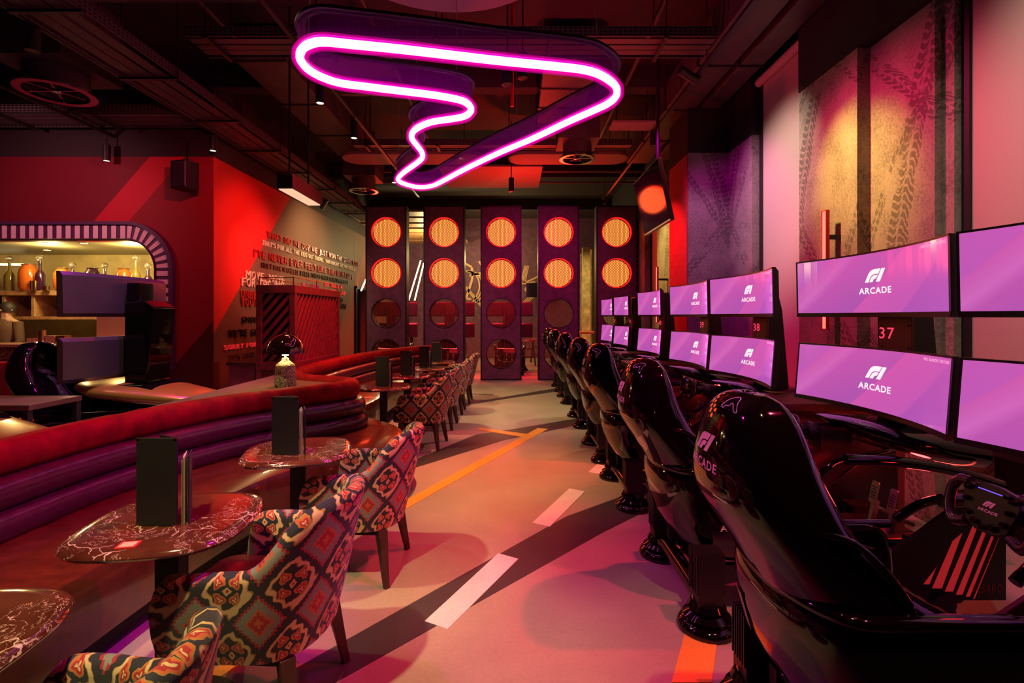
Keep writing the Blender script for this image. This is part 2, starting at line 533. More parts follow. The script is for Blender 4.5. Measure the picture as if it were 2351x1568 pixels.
def lamp_disc():
    t = NT('traffic_lamp')
    x, y, z = t.xyz(t.coord())
    k = 2 * PI / 0.032
    c1 = t.m('COSINE', t.m('MULTIPLY', x, k))
    c2 = t.m('COSINE', t.m('MULTIPLY', t.m('ADD', t.m('MULTIPLY', x, 0.5), t.m('MULTIPLY', z, 0.866)), k))
    c3 = t.m('COSINE', t.m('MULTIPLY', t.m('SUBTRACT', t.m('MULTIPLY', x, 0.5), t.m('MULTIPLY', z, 0.866)), k))
    s = t.m('ADD', t.m('ADD', c1, c2), c3)
    f = t.m('MULTIPLY_ADD', s, 0.25, 0.3)
    t.link(t.ramp(f, [(0.0, (1.0, 0.06, 0.004)), (0.5, (1.0, 0.30, 0.035)), (1.0, (1.0, 0.62, 0.18))]), t.b.inputs['Emission Color'])
    t.base((0.02, 0.005, 0.002))
    t.b.inputs['Emission Strength'].default_value = 1.75
    return t.mat


M['lamp_disc'] = lamp_disc()


def diag(name, zone):
    """painted wall with slanted colour fields; zone = (axis, slope, [(pos, colour)...])"""
    t = NT(name)
    x, y, z = t.xyz(t.coord())
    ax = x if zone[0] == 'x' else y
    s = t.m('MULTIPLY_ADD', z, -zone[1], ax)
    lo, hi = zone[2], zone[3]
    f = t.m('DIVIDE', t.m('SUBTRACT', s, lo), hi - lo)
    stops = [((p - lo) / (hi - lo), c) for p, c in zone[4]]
    col = t.ramp(f, stops, 'CONSTANT')
    top = t.m('GREATER_THAN', z, 3.74)
    t.base(t.mix(top, col, (0.035, 0.022, 0.025)))
    t.b.inputs['Roughness'].default_value = 0.6
    t.b.inputs['Specular IOR Level'].default_value = 0.2
    t.bump(t.noise(t.coord(), 60, 3), 0.08, 0.003)
    return t.mat


# hatch wall (plane y = 7.07): s = x - .87 z ; text wall (plane x = -4.22): s = y - .975 z
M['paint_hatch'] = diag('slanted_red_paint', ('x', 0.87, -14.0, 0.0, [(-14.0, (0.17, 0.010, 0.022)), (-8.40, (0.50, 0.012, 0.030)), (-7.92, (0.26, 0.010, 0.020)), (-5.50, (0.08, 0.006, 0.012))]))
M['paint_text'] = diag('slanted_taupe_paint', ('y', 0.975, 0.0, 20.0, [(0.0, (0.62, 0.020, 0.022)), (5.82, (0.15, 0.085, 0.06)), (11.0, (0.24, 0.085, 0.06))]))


# ------------------------------------------------------------------ mesh builder
class MB:
    def __init__(s):
        s.v = []
        s.f = []
        s.mi = []

    def add(s, vs_, fs, mi=0):
        o = len(s.v)
        s.v += [tuple(p) for p in vs_]
        for f in fs:
            s.f.append(tuple(i + o for i in f))
            s.mi.append(mi)

    def box(s, a, b, mi=0, mat=None):
        x0, y0, z0 = a
        x1, y1, z1 = b
        v = [(x0, y0, z0), (x1, y0, z0), (x1, y1, z0), (x0, y1, z0), (x0, y0, z1), (x1, y0, z1), (x1, y1, z1), (x0, y1, z1)]
        if mat is not None:
            v = [tuple(mat @ Vector(p)) for p in v]
        s.add(v, [(0, 3, 2, 1), (4, 5, 6, 7), (0, 1, 5, 4), (1, 2, 6, 5), (2, 3, 7, 6), (3, 0, 4, 7)], mi)
        return s

    def bar(s, p, q, wd, th, mi=0, up=(0, 0, 1)):
        p = Vector(p)
        q = Vector(q)
        d = (q - p)
        L = d.length
        d.normalize()
        u = Vector(up)
        sd = d.cross(u)
        if sd.length < 1e-4:
            sd = Vector((1, 0, 0))
        sd.normalize()
        n = sd.cross(d)
        m = Matrix((( d.x, sd.x, n.x, p.x), (d.y, sd.y, n.y, p.y), (d.z, sd.z, n.z, p.z), (0, 0, 0, 1)))
        return s.box((0, -wd / 2, -th / 2), (L, wd / 2, th / 2), mi, m)

    def cyl(s, p, q, r, n=16, r2=None, mi=0):
        return s.tube([p, q], [r, r if r2 is None else r2], n, mi=mi)

    def tube(s, path, r, n=12, closed=False, mi=0):
        P = [Vector(p) for p in path]
        k = len(P)
        rs = r if isinstance(r, (list, tuple)) else [r] * k
        prev = None
        vs_ = []
        for i in range(k):
            if closed:
                d = P[(i + 1) % k] - P[i - 1]
            else:
                d = P[min(i + 1, k - 1)] - P[max(i - 1, 0)]
            d.normalize()
            if prev is None:
                a = Vector((0, 0, 1)) if abs(d.z) < 0.9 else Vector((1, 0, 0))
                prev = a
            u = prev - d * prev.dot(d)
            if u.length < 1e-5:
                u = Vector((1, 0, 0)) - d * d.x
            u.normalize()
            w_ = d.cross(u)
            prev = u
            for j in range(n):
                a = 2 * PI * j / n
                vs_.append(P[i] + (u * math.cos(a) + w_ * math.sin(a)) * rs[i])
        fs = []
        for i in range(k if closed else k - 1):
            for j in range(n):
                a = i * n + j
                b = i * n + (j + 1) % n
                c = ((i + 1) % k) * n + (j + 1) % n
                d_ = ((i + 1) % k) * n + j
                fs.append((a, b, c, d_))
        if not closed:
            fs.append(tuple(range(n))[::-1])
            fs.append(tuple(range((k - 1) * n, k * n)))
        s.add(vs_, fs, mi)
        return s

    def lathe(s, prof, c=(0, 0, 0), n=24, mi=0, cap=True):
        vs_ = []
        k = len(prof)
        for r, z in prof:
            for j in range(n):
                a = 2 * PI * j / n
                vs_.append((c[0] + r * math.cos(a), c[1] + r * math.sin(a), c[2] + z))
        fs = []
        for i in range(k - 1):
            for j in range(n):
                fs.append((i * n + j, i * n + (j + 1) % n, (i + 1) * n + (j + 1) % n, (i + 1) * n + j))
        if cap and prof[0][0] > 1e-4:
            fs.append(tuple(range(n))[::-1])
        if cap and prof[-1][0] > 1e-4:
            fs.append(tuple(range((k - 1) * n, k * n)))
        s.add(vs_, fs, mi)
        return s

    def prism(s, poly, fn, t, mi=0):
        """poly of 2D points, fn(a, b, k) -> 3D where k is 0 or t"""
        n = len(poly)
        vs_ = [fn(a, b, 0) for a, b in poly] + [fn(a, b, t) for a, b in poly]
        fs = [tuple(range(n))[::-1], tuple(range(n, 2 * n))]
        fs += [(i, (i + 1) % n, n + (i + 1) % n, n + i) for i in range(n)]
        s.add(vs_, fs, mi)
        return s

    def grid(s, rows, closed_u=False, closed_v=False, mi=0, cap=False):
        k = len(rows)
        n = len(rows[0])
        vs_ = [p for r in rows for p in r]
        fs = []
        for i in range(k if closed_v else k - 1):
            for j in range(n if closed_u else n - 1):
                fs.append((i * n + j, i * n + (j + 1) % n, ((i + 1) % k) * n + (j + 1) % n, ((i + 1) % k) * n + j))
        if cap:
            fs.append(tuple(range(n))[::-1])
            fs.append(tuple(range((k - 1) * n, k * n)))
        s.add(vs_, fs, mi)
        return s

    def build(s, name, mats, parent=None, smooth=None, bevel=None, sub=0, solid=None, offset=-1):
        me = bpy.data.meshes.new(name)
        me.from_pydata(s.v, [], s.f)
        if not isinstance(mats, (list, tuple)):
            mats = [mats]
        for m in mats:
            me.materials.append(M[m] if isinstance(m, str) else m)
        for p, i in zip(me.polygons, s.mi):
            p.material_index = i
        me.update()
        import bmesh
        bm = bmesh.new()
        bm.from_mesh(me)
        if not solid:
            bmesh.ops.recalc_face_normals(bm, faces=bm.faces)
        bm.to_mesh(me)
        bm.free()
        if smooth:
            me.shade_smooth()
            me.set_sharp_from_angle(angle=R(smooth))
        o = bpy.data.objects.new(name, me)
        COL.objects.link(o)
        if parent:
            o.parent = parent
        if solid:
            md = o.modifiers.new('solid', 'SOLIDIFY')
            md.thickness = solid
            md.offset = offset
        if bevel:
            md = o.modifiers.new('bevel', 'BEVEL')
            md.width = bevel
            md.segments = 3
            md.limit_method = 'ANGLE'
            md.angle_limit = R(40)
        if sub:
            md = o.modifiers.new('sub', 'SUBSURF')
            md.levels = sub
            md.render_levels = sub
        return o


def tag(o, label, cat, group=None, kind=None):
    if label:
        o['label'] = label
    if cat:
        o['category'] = cat
    if group:
        o['group'] = group
    if kind:
        o['kind'] = kind
    return o


def thing(name, label, cat, loc=(0, 0, 0), rz=0, group=None):
    o = bpy.data.objects.new(name, None)
    o.empty_display_size = 0.1
    COL.objects.link(o)
    o.location = loc
    o.rotation_euler = (0, 0, rz)
    return tag(o, label, cat, group)


def struct(o):
    o['kind'] = 'structure'
    return o


def kids(o):
    return [c for c in bpy.data.objects if c.parent == o]


def copy_tree(o, parent=None):
    c = o.copy()
    COL.objects.link(c)
    c.parent = parent
    for ch in kids(o):
        copy_tree(ch, c)
    return c


def dup(root, label, loc, rz=None):
    c = copy_tree(root)
    c.location = loc
    if rz is not None:
        c.rotation_euler = (0, 0, rz)
    c['label'] = label
    return c


def catmull(pts, n=8, closed=False):
    P = [Vector(p) for p in pts]
    k = len(P)
    out = []
    rng = range(k) if closed else range(k - 1)
    for i in rng:
        if closed:
            a, b, c, d = P[i - 1], P[i], P[(i + 1) % k], P[(i + 2) % k]
        else:
            a, b, c, d = P[max(i - 1, 0)], P[i], P[i + 1], P[min(i + 2, k - 1)]
        for j in range(n):
            t = j / n
            out.append(0.5 * ((2 * b) + (c - a) * t + (2 * a - 5 * b + 4 * c - d) * t * t + (3 * b - a - 3 * c + d) * t ** 3))
    if not closed:
        out.append(P[-1])
    return out


# ------------------------------------------------------------------ text and logo
_tc = {}


def text_geo(s_, extr=0.0):
    """flat text geometry, cap height 1, starts at x = 0; returns verts, faces, width"""
    key = (s_, extr)
    if key in _tc:
        return _tc[key]
    cu = bpy.data.curves.new('txt', 'FONT')
    cu.body = s_
    cu.size = 1.0
    cu.extrude = extr
    cu.offset = 0.022 if s_ == 'ARCADE' else 0.0
    cu.resolution_u = 3
    cu.space_character = 1.12
    o = bpy.data.objects.new('txt', cu)
    COL.objects.link(o)
    dg = bpy.context.evaluated_depsgraph_get()
    me = bpy.data.meshes.new_from_object(o.evaluated_get(dg))
    vs_ = [Vector(v.co) for v in me.vertices]
    fs = [tuple(p.vertices) for p in me.polygons]
    bpy.data.objects.remove(o)
    bpy.data.curves.remove(cu)
    bpy.data.meshes.remove(me)
    x0 = min(v.x for v in vs_)
    x1 = max(v.x for v in vs_)
    y0 = 0.0
    y1 = 0.69
    vs_ = [Vector(((v.x - x0) / (y1 - y0), (v.y - y0) / (y1 - y0), v.z)) for v in vs_]
    _tc[key] = (vs_, fs, (x1 - x0) / (y1 - y0))
    return _tc[key]


def put_text(mb, s_, height, fn, width=None, center=False, extr=0.0, mi=0, sx=1.2):
    vs_, fs, w_ = text_geo(s_, extr)
    k = height * sx if width is None else width / w_
    off = -w_ * k / 2 if center else 0
    mb.add([fn(v.x * k + off, v.y * height, v.z) for v in vs_], fs, mi)


LOGO = [
    [(0, 0), (.09, .34), (.18, .66), (.27, .86), (.38, .97), (.50, 1), (.80, 1), (.67, .60), (.48, .60), (.38, .56), (.31, .45), (.25, .28), (.17, 0)],
    [(.22, 0), (.29, .25), (.35, .41), (.42, .50), (.50, .53), (.65, .53), (.56, .26), (.49, .26), (.44, .20), (.41, .10), (.38, 0)],
    [(.84, 1), (1.03, 1), (.74, 0), (.54, 0)],
]


def put_logo(mb, width, fn, mi=0, arcade=True):
    """F1 ARCADE emblem centred on (0,0); fn(a,b,z) -> 3D"""
    lw = width * 0.62
    lh = lw * 0.46
    for poly in LOGO:
        pts = [fn(-lw / 2 + a * lw, b * lh, 0) for a, b in poly]
        # triangulate as strips: use fan via ear clipping from mathutils
        from mathutils.geometry import tessellate_polygon
        tri = tessellate_polygon([[Vector((a, b, 0)) for a, b in poly]])
        mb.add(pts, [tuple(t_) for t_ in tri], mi)
    if arcade:
        h = width * 0.135
        vs_, fs, w_ = text_geo('ARCADE')
        put_text(mb, 'ARCADE', h, lambda a, b, z: fn(a, b - h * 1.9, z), width=width, center=True, mi=mi)


# ------------------------------------------------------------------ floor with inlaid lines
def fp(px, py, z=0.0):
    Y = F * (CH - z) / (py - 726)
    return ((px - 1180) / F * Y, Y)


mb = MB()
mb.box((-9.5, -2.0, -0.1), (3.6, 19.0, 0.0), 0)


def inlay(pts, mi, z):
    mb.prism(pts, lambda a, b, k: (a, b, k), z, mi)


def pix(l):
    return [fp(*p) for p in l]


def band(p, q, wid, mi, z):
    p = Vector(p)
    q = Vector(q)
    d = (q - p).normalized()
    n = Vector((-d.y, d.x)) * wid / 2
    inlay([tuple(p + n), tuple(q + n), tuple(q - n), tuple(p - n)], mi, z)


inlay(pix([(620, 1568), (1300, 1186), (1440, 1135), (1500, 1165), (1380, 1225), (770, 1568)]), 1, 0.0015)
inlay(pix([(880, 1085), (1092, 998), (1180, 985), (1330, 960), (1420, 935), (1420, 955), (1250, 992), (1160, 1010), (960, 1072), (880, 1095)]), 1, 0.0015)
inlay(pix([(1060, 928), (1290, 889), (1340, 884), (1340, 890), (1180, 913), (1060, 932)]), 1, 0.0015)
inlay(pix([(975, 1427), (1144, 1271), (1190, 1284), (1028, 1445)]), 2, 0.003)
inlay(pix([(1222, 1201), (1307, 1122), (1343, 1129), (1262, 1210)]), 2, 0.003)
inlay(pix([(1351, 1084), (1374, 1064), (1420, 1068), (1400, 1092)]), 2, 0.003)
inlay(pix([(820, 1210), (1235, 983), (1258, 985), (820, 1232)]), 3, 0.003)
inlay(pix([(1092, 986), (1104, 983), (1212, 997), (1200, 1004)]), 3, 0.0035)
inlay(pix([(1542, 1568), (1595, 1370), (1660, 1370), (1634, 1568)]), 3, 0.003)
band((-2.2, 0.4), (-1.2, 2.2), 0.07, 3, 0.003)
band((-1.6, 9.9), (-0.4, 9.6), 0.10, 1, 0.0015)
band((-0.3, 12.6), (2.4, 15.2), 0.08, 3, 0.003)
band((1.6, 12.4), (-1.0, 16.5), 0.08, 3, 0.0028)
struct(mb.build('floor', ['floor', 'floor_dark', 'floor_white', 'floor_yellow']))

# ------------------------------------------------------------------ room shell
CZ = 5.0
struct(MB().box((-9.5, -2.0, CZ), (3.6, 19.0, CZ + 0.1)).build('ceiling', 'ceiling'))
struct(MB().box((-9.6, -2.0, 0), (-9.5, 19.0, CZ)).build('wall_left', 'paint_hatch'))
struct(MB().box((-9.5, -2.1, 0), (3.6, -2.0, CZ)).build('wall_rear', 'black_matte'))
# wall with writing, door opening near its far end (door leaf dark)
m_ = MB()
m_.box((-4.40, 7.08, 0), (-4.221, 13.35, CZ))
m_.box((-4.42, 14.5, 0), (-4.22, 18.0, CZ))
m_.box((-4.42, 13.35, 2.25), (-4.22, 14.5, CZ))
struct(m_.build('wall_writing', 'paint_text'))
d = MB().box((-4.24, 13.33, 0), (-4.17, 13.40, 2.3)).box((-4.24, 14.45, 0), (-4.17, 14.52, 2.3)).box((-4.24, 13.33, 2.23), (-4.17, 14.52, 2.30)).build('door_1', 'black_metal')
struct(d)
struct(MB().box((-5.6, 13.2, 0), (-5.5, 14.7, 2.6)).build('wall_passage', 'plum'))
# hatch wall with rounded opening
HX1, HZ1, HZ0, HR = -5.02, 2.56, 0.85, 0.42


def arc_outline(x1, z1, r, z0, xl, n=14):
    pts = [(xl, z1)]
    for i in range(n + 1):
        a = PI / 2 - PI / 2 * i / n
        pts.append((x1 - r + r * math.cos(a), z1 - r + r * math.sin(a)))
    pts.append((x1, z0))
    return pts


inner = arc_outline(HX1, HZ1, HR, HZ0, -9.4)
m_ = MB()
for y in (7.07, 7.22):
    k = len(inner)
    outer = []
    for i, (a, b) in enumerate(inner):
        if i == 0:
            outer.append((-9.4, CZ))
        elif i <= 8:
            outer.append((a if i == 1 else HX1 - HR + (i - 1) / 7 * (-4.22 - HX1 + HR), CZ))
        elif i < k - 1:
            outer.append((-4.22, CZ - (i - 8) / (k - 9) * (CZ - 1.6)))
        else:
            outer.append((-4.22, HZ0))
    vv = [(a, y, b) for a, b in inner] + [(a, y, b) for a, b in outer]
    m_.add(vv, [(i, i + 1, k + i + 1, k + i) for i in range(k - 1)])
m_.box((-9.5, 7.07, 0), (-4.22, 7.22, HZ0))
m_.add([(a, 7.07, b) for a, b in inner] + [(a, 7.22, b) for a, b in inner], [(i, i + 1, len(inner) + i + 1, len(inner) + i) for i in range(len(inner) - 1)])
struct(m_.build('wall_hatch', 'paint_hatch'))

# striped surround of the hatch
m_ = MB()
o1 = arc_outline(-4.745, 2.82, 0.66, 0.75, -9.4, 24)
o2 = arc_outline(-4.80, 2.775, 0.62, 0.75, -9.4, 24)
o3 = arc_outline(-5.00, 2.575, 0.43, 0.75, -9.4, 24)
k = len(o1)
for (A, B, y, mi) in ((o1, o2, 6.99, 0), (o2, o3, 7.03, 0)):
    m_.add([(a, y, b) for a, b in A] + [(a, y, b) for a, b in B], [(i, i + 1, k + i + 1, k + i) for i in range(k - 1)], mi)
for A in (o1, o2, o3):
    m_.add([(a, 6.99, b) for a, b in A] + [(a, 7.10, b) for a, b in A], [(i, i + 1, k + i + 1, k + i) for i in range(k - 1)], 0)
# stripes
x = -9.3
yy = 7.022
while x < -5.46:
    m_.add([(x, yy, 2.765), (x + 0.07, yy, 2.765), (x + 0.07, yy, 2.585), (x, yy, 2.585)], [(0, 1, 2, 3)], 1)
    x += 0.127
for i in range(8):
    a0 = PI / 2 - (i + 0.25) * PI / 2 / 8
    a1 = a0 - PI / 2 / 8 * 0.55
    cx, cz = -5.42, 2.155
    pts = []
    for a, r in ((a0, 0.61), (a1, 0.61), (a1, 0.435), (a0, 0.435)):
        pts.append((cx + r * math.cos(a), yy, cz + r * math.sin(a)))
    m_.add(pts, [(0, 1, 2, 3)], 1)
z = 2.13
while z > 0.8:
    m_.add([(-4.985, yy, z), (-4.815, yy, z), (-4.815, yy, z - 0.068), (-4.985, yy, z - 0.068)], [(0, 1, 2, 3)], 1)
    z -= 0.118
struct(m_.build('trim_1', ['plum_stripe', 'pink_stripe']))

# bar room behind the hatch
struct(MB().box((-9.5, 9.2, 0), (-4.42, 9.3, 2.95)).build('wall_bar', 'bar_wall'))
struct(MB().box((-9.5, 7.22, 2.62), (-4.42, 9.2, 2.72)).build('ceiling_bar', 'bar_ceiling'))
struct(MB().box((-4.50, 7.22, 0), (-4.42, 9.2, 2.7)).build('wall_bar_side', 'bar_wall'))
# far wall with mural
m_ = MB()
m_.box((-4.6, 18.0, 0), (3.6, 18.1, CZ), 0)


def mline(pts, wd=0.05):
    P = catmull([(p[0], p[1]) for p in pts], 8)
    rows = []
    for i, p in enumerate(P):
        d_ = (P[min(i + 1, len(P) - 1)] - P[max(i - 1, 0)]).normalized()
        n_ = Vector((-d_.y, d_.x)) * wd / 2
        rows.append([(p.x + n_.x, 17.99, p.y + n_.y), (p.x - n_.x, 17.99, p.y - n_.y)])
    m_.grid(rows, mi=1)


def mp(px, py):
    return ((px - 1180) / F * 18, CH + (726 - py) / F * 18)


mline([mp(1083, 614), mp(1084, 640), mp(1072, 680), mp(1075, 686), mp(1082, 686)], 0.08)
mline([mp(1068, 605), mp(1083, 613)], 0.07)
mline([mp(1078, 633), mp(1100, 628), mp(1125, 622)], 0.07)
for r_ in (0, 6, 12):
    mline([mp(1070 + r_ / 2, 622), mp(1095 + r_, 635), mp(1100 + r_, 665), mp(1085 + r_, 695)], 0.05)
for k_ in range(4):
    mline([mp(1062 + 3 * k_, 655 + k_), mp(1105 + 3 * k_, 705 + k_)], 0.03)
    mline([mp(1205 + 3 * k_, 610), mp(1196 + 3 * k_, 650)], 0.03)
    mline([mp(1200 + 4 * k_, 695), mp(1240 + 4 * k_, 655)], 0.03)
mline([mp(1195, 642), mp(1205, 648), mp(1225, 640), mp(1236, 635), mp(1260, 634)], 0.06)
mline([mp(1198, 651), mp(1215, 650), mp(1227, 647), mp(1224, 652), mp(1212, 658), mp(1206, 665), mp(1214, 672)], 0.06)
mline([mp(1100, 600), mp(1130, 640), mp(1160, 610), mp(1180, 690)], 0.07)
struct(m_.build('wall_far', ['plum', 'mural_line']))

# right wall: piers with printed boards, recessed window bays with blinds
m_ = MB()
m_.box((3.35, -2.0, 0), (3.6, 18.0, CZ), 0)
struct(m_.build('wall_right', 'black_matte'))


def pier(name, boxes, mat):
    q = MB()
    for a, b in boxes:
        q.box(a, b, 0)
    return struct(q.build(name, [mat]))


TZ = 3.76
pier('wall_pier', [((2.89, 4.24, 0), (3.34, 5.10, TZ)), ((3.0, 3.59, 0), (3.34, 4.24, TZ)), ((3.06, 3.50, 0), (3.34, 3.59, TZ))], 'track')
pier('wall_pier', [((2.97, 6.28, 0), (3.34, 6.96, TZ)), ((2.41, 6.96, 0), (3.34, 7.76, TZ))], 'track2')
pier('wall_pier', [((2.93, 8.9, 0), (3.34, 10.3, TZ)), ((2.93, 11.3, 0), (3.34, 12.4, TZ)), ((2.93, 13.2, 0), (3.34, 14.6, TZ)), ((2.93, 15.6, 0), (3.34, 16.8, TZ))], 'track')
pier('wall_header', [((2.88, -2.0, TZ), (3.35, 3.4, CZ)), ((2.88, 3.5, TZ), (3.35, 5.10, CZ)), ((2.96, 6.28, TZ), (3.35, 6.96, CZ)), ((2.40, 6.96, TZ), (3.35, 7.76, CZ)), ((2.9, 7.76, 4.05), (3.35, 18, CZ))], 'black_matte')
M['plank'] = pbr('weathered_plank', (0.40, 0.28, 0.14), 0.8, noise=(5, .5))
pier('wall_column', [((2.10, 15.3, 0), (2.32, 15.6, 3.6)), ((2.42, 15.7, 0), (2.62, 16.0, 3.6)), ((2.25, 16.8, 0), (2.55, 17.1, 3.6))], 'plank')
# red reveal board on the aisle side of the big pier
tag(MB().box((2.392, 6.98, 0.05), (2.409, 7.75, TZ - 0.02)).build('wall_board', 'red_board'), 'red fibre board on the aisle face of the deep pier', 'wall panel')


def window_bay(n, y0, y1, xf, group, label, ztop=4.36):
    q = MB()
    q.box((xf - 0.02, y0, 0.68), (xf + 0.05, y0 + 0.06, ztop + .1))
    q.box((xf - 0.02, y1 - 0.06, 0.68), (xf + 0.05, y1, ztop + .1))
    q.box((xf - 0.10, y0, 0.62), (xf + 0.05, y1, 0.68))
    struct(q.build('window_%d' % n, 'black_metal'))
    t = thing('roller_blind', label, 'blind', (xf, (y0 + y1) / 2, 0), 0)
    h = (y1 - y0) / 2
    MB().box((0.0, -h + 0.06, 0.70), (0.008, h - 0.06, ztop)).build('fabric', 'blind', t)
    MB().cyl((-0.04, -h + 0.03, ztop + 0.03), (-0.04, h - 0.03, ztop + 0.03), 0.05, 16).build('roller', 'blind', t, smooth=40)
    MB().box((-0.012, -h + 0.06, 0.68), (0.02, h - 0.06, 0.71)).build('bottom_rail', 'black_metal', t)


window_bay(1, 0.4, 3.50, 3.13, None, 'wide linen roller blind behind the nearest monitors', 4.3)
window_bay(2, 5.10, 6.28, 3.08, None, 'narrow linen roller blind between the two printed piers')
window_bay(3, 7.76, 8.9, 3.08, None, 'linen roller blind in the bay beyond the red pier board')
window_bay(4, 10.3, 11.3, 3.08, None, 'linen roller blind just before the signal gantry')

# ------------------------------------------------------------------ ceiling services
def ceil_pt(px, py, z):
    Y = F * (z - CH) / (726 - py)
    return ((px - 1180) / F * Y, Y)


def tray(name, a, b, width, z, label, group=None):
    """ladder tray from a to b (2D), three long rails and cross rungs"""
    a = Vector((a[0], a[1], z))
    b = Vector((b[0], b[1], z))
    c = (a + b) / 2
    L = (b - a).length
    ang = math.atan2((b - a).y, (b - a).x)
    t = thing(name, label, 'cable tray', (c.x, c.y, z), ang, group)
    for s_ in (-1, 1):
        MB().box((-L / 2, s_ * width / 2 - 0.006, 0), (L / 2, s_ * width / 2 + 0.006, 0.10)).build('side_rail', 'tray_perf', t)
    for yy_ in (-0.22, 0.06, 0.30):
        MB().box((-L / 2, yy_ * width - 0.055 * width * 2, 0.012), (L / 2, yy_ * width + 0.05 * width * 2, 0.022)).build('cable_run', 'tray', t)
    x_ = -L / 2 + 0.2
    while x_ < L / 2:
        MB().box((x_, -width / 2 - 0.03, -0.03), (x_ + 0.04, width / 2 + 0.03, -0.004)).build('bracket', 'black_metal', t)
        x_ += 1.15
    x_ = -L / 2 + 0.22
    while x_ < L / 2:
        for s_ in (-1, 1):
            MB().cyl((x_, s_ * (width / 2 + 0.02), -0.02), (x_, s_ * (width / 2 + 0.02), CZ - z), 0.006, 6).build('hanger', 'black_metal', t)
        x_ += 2.3
    return t


tray('cable_tray', (-3.78, 0.4), (-3.78, 13.2), 0.55, 3.98, 'long perforated cable tray running from above the hatch wall towards the signal gantry')
tray('cable_tray', (-3.3, 5.25), (2.05, 5.25), 0.42, 4.30, 'perforated cable tray crossing above the neon circuit')
tray('cable_tray', (-9.0, 6.55), (-4.2, 6.55), 0.5, 4.05, 'cable tray crossing in front of the top of the hatch wall')
tray('cable_tray', (-2.6, 8.2), (1.9, 8.2), 0.20, 4.25, 'narrow cable tray crossing beyond the neon circuit')


def duct(label, x0, x1, y0, y1, z0, z1, mat='duct', step=1.25):
    t = thing('air_duct', label, 'duct', ((x0 + x1) / 2, (y0 + y1) / 2, z0), 0)
    hx, hy, h = (x1 - x0) / 2, (y1 - y0) / 2, z1 - z0
    MB().box((-hx, -hy, 0), (hx, hy, h)).build('casing', mat, t, bevel=0.01)
    y_ = -hy + 0.02
    while y_ <= hy:
        MB().box((-hx - 0.015, y_, -0.015), (hx + 0.015, y_ + 0.03, h)).build('flange', 'black_metal', t)
        y_ += step
    for s_ in (-1, 1):
        y_ = -hy + 0.3
        while y_ < hy:
            MB().cyl((s_ * hx * 0.9, y_, h), (s_ * hx * 0.9, y_, CZ - z0), 0.007, 6).build('hanger', 'black_metal', t)
            y_ += 2.4
    return t


duct('flat air duct beside the right hand track, nearer the aisle', 2.12, 2.52, -0.5, 9.5, 4.38, 4.75)
duct('flat air duct tight against the right wall', 2.60, 2.86, -0.5, 9.3, 4.38, 4.70)
duct('square air duct above the left track near the writing wall', -3.35, -2.75, 6.0, 9.6, 4.56, 4.95)
duct('deep cross duct above the near end of the neon circuit', 0.4, 1.75, 2.75, 4.1, 4.50, 4.95, step=0.7)
duct('wide cross duct high above the hatch side', -8.5, -2.5, 3.6, 4.9, 4.55, 4.95, step=1.4)
duct('short duct above the middle of the neon circuit', 0.35, 1.0, 5.9, 8.0, 4.45, 4.9, step=0.6)


def diffuser(px, py, z, label, r):
    X, Y = ceil_pt(px, py, z)
    t = thing('ceiling_fan_diffuser', label, 'ceiling diffuser', (X, Y, z), 0, 'round swirl diffusers')
    MB().lathe([(r * 0.82, 0.02), (r * 0.80, 0.24), (r * 0.1, 0.24)], n=36, cap=False).build('drum', 'duct', t, smooth=40)
    MB().lathe([(r * 0.80, 0.0), (r, 0.0), (r * 1.0, 0.025), (r * 0.82, 0.04), (r * 0.80, 0.0)], n=40, cap=False).build('rim', 'chrome', t, smooth=40)
    q = MB()
    for k in range(6):
        a = 2 * PI * k / 6
        q.bar((0.03 * math.cos(a), 0.03 * math.sin(a), 0.03), (r * 0.8 * math.cos(a), r * 0.8 * math.sin(a), 0.03), 0.02, 0.012)
    q.lathe([(0.0, 0.0), (0.05, 0.01), (0.05, 0.05)], n=16, cap=False)
    q.build('spokes', 'chrome', t)
    MB().box((-r * 1.1, -r * 1.1, 0.24), (r * 1.1, r * 1.2, CZ - z)).build('plenum', 'duct', t)
    return t


diffuser(130, 215, 3.95, 'large round diffuser with spokes above the hatch side', 0.36)
diffuser(1325, 367, 3.95, 'round diffuser right of the neon circuit towards the gantry', 0.28)
diffuser(835, 440, 3.95, 'round diffuser above the far end of the red banquette', 0.28)


def rail(label, x, z, y0, y1, fixtures):
    t = thing('lighting_track', label, 'lighting track', (x, (y0 + y1) / 2, z), 0)
    h = (y1 - y0) / 2
    MB().box((-0.02, -h, 0), (0.02, h, 0.035)).build('rail', 'black_metal', t)
    y_ = -h + 0.8
    while y_ < h:
        MB().cyl((0, y_, 0.03), (0, y_, CZ - z), 0.005, 6).build('hanger', 'black_metal', t)
        y_ += 2.0


rail('long lighting track over the banquette side of the aisle', -2.08, 4.10, 0.5, 11.0, 0)
rail('long lighting track over the simulator side of the aisle', 2.03, 4.15, 0.5, 11.5, 0)
rail('lighting track over the hatch side, in front of the red wall', -5.6, 4.0, 2.2, 7.05, 0)
rail('lighting track beside the long cable tray', -4.13, 4.0, 2.2, 12.0, 0)


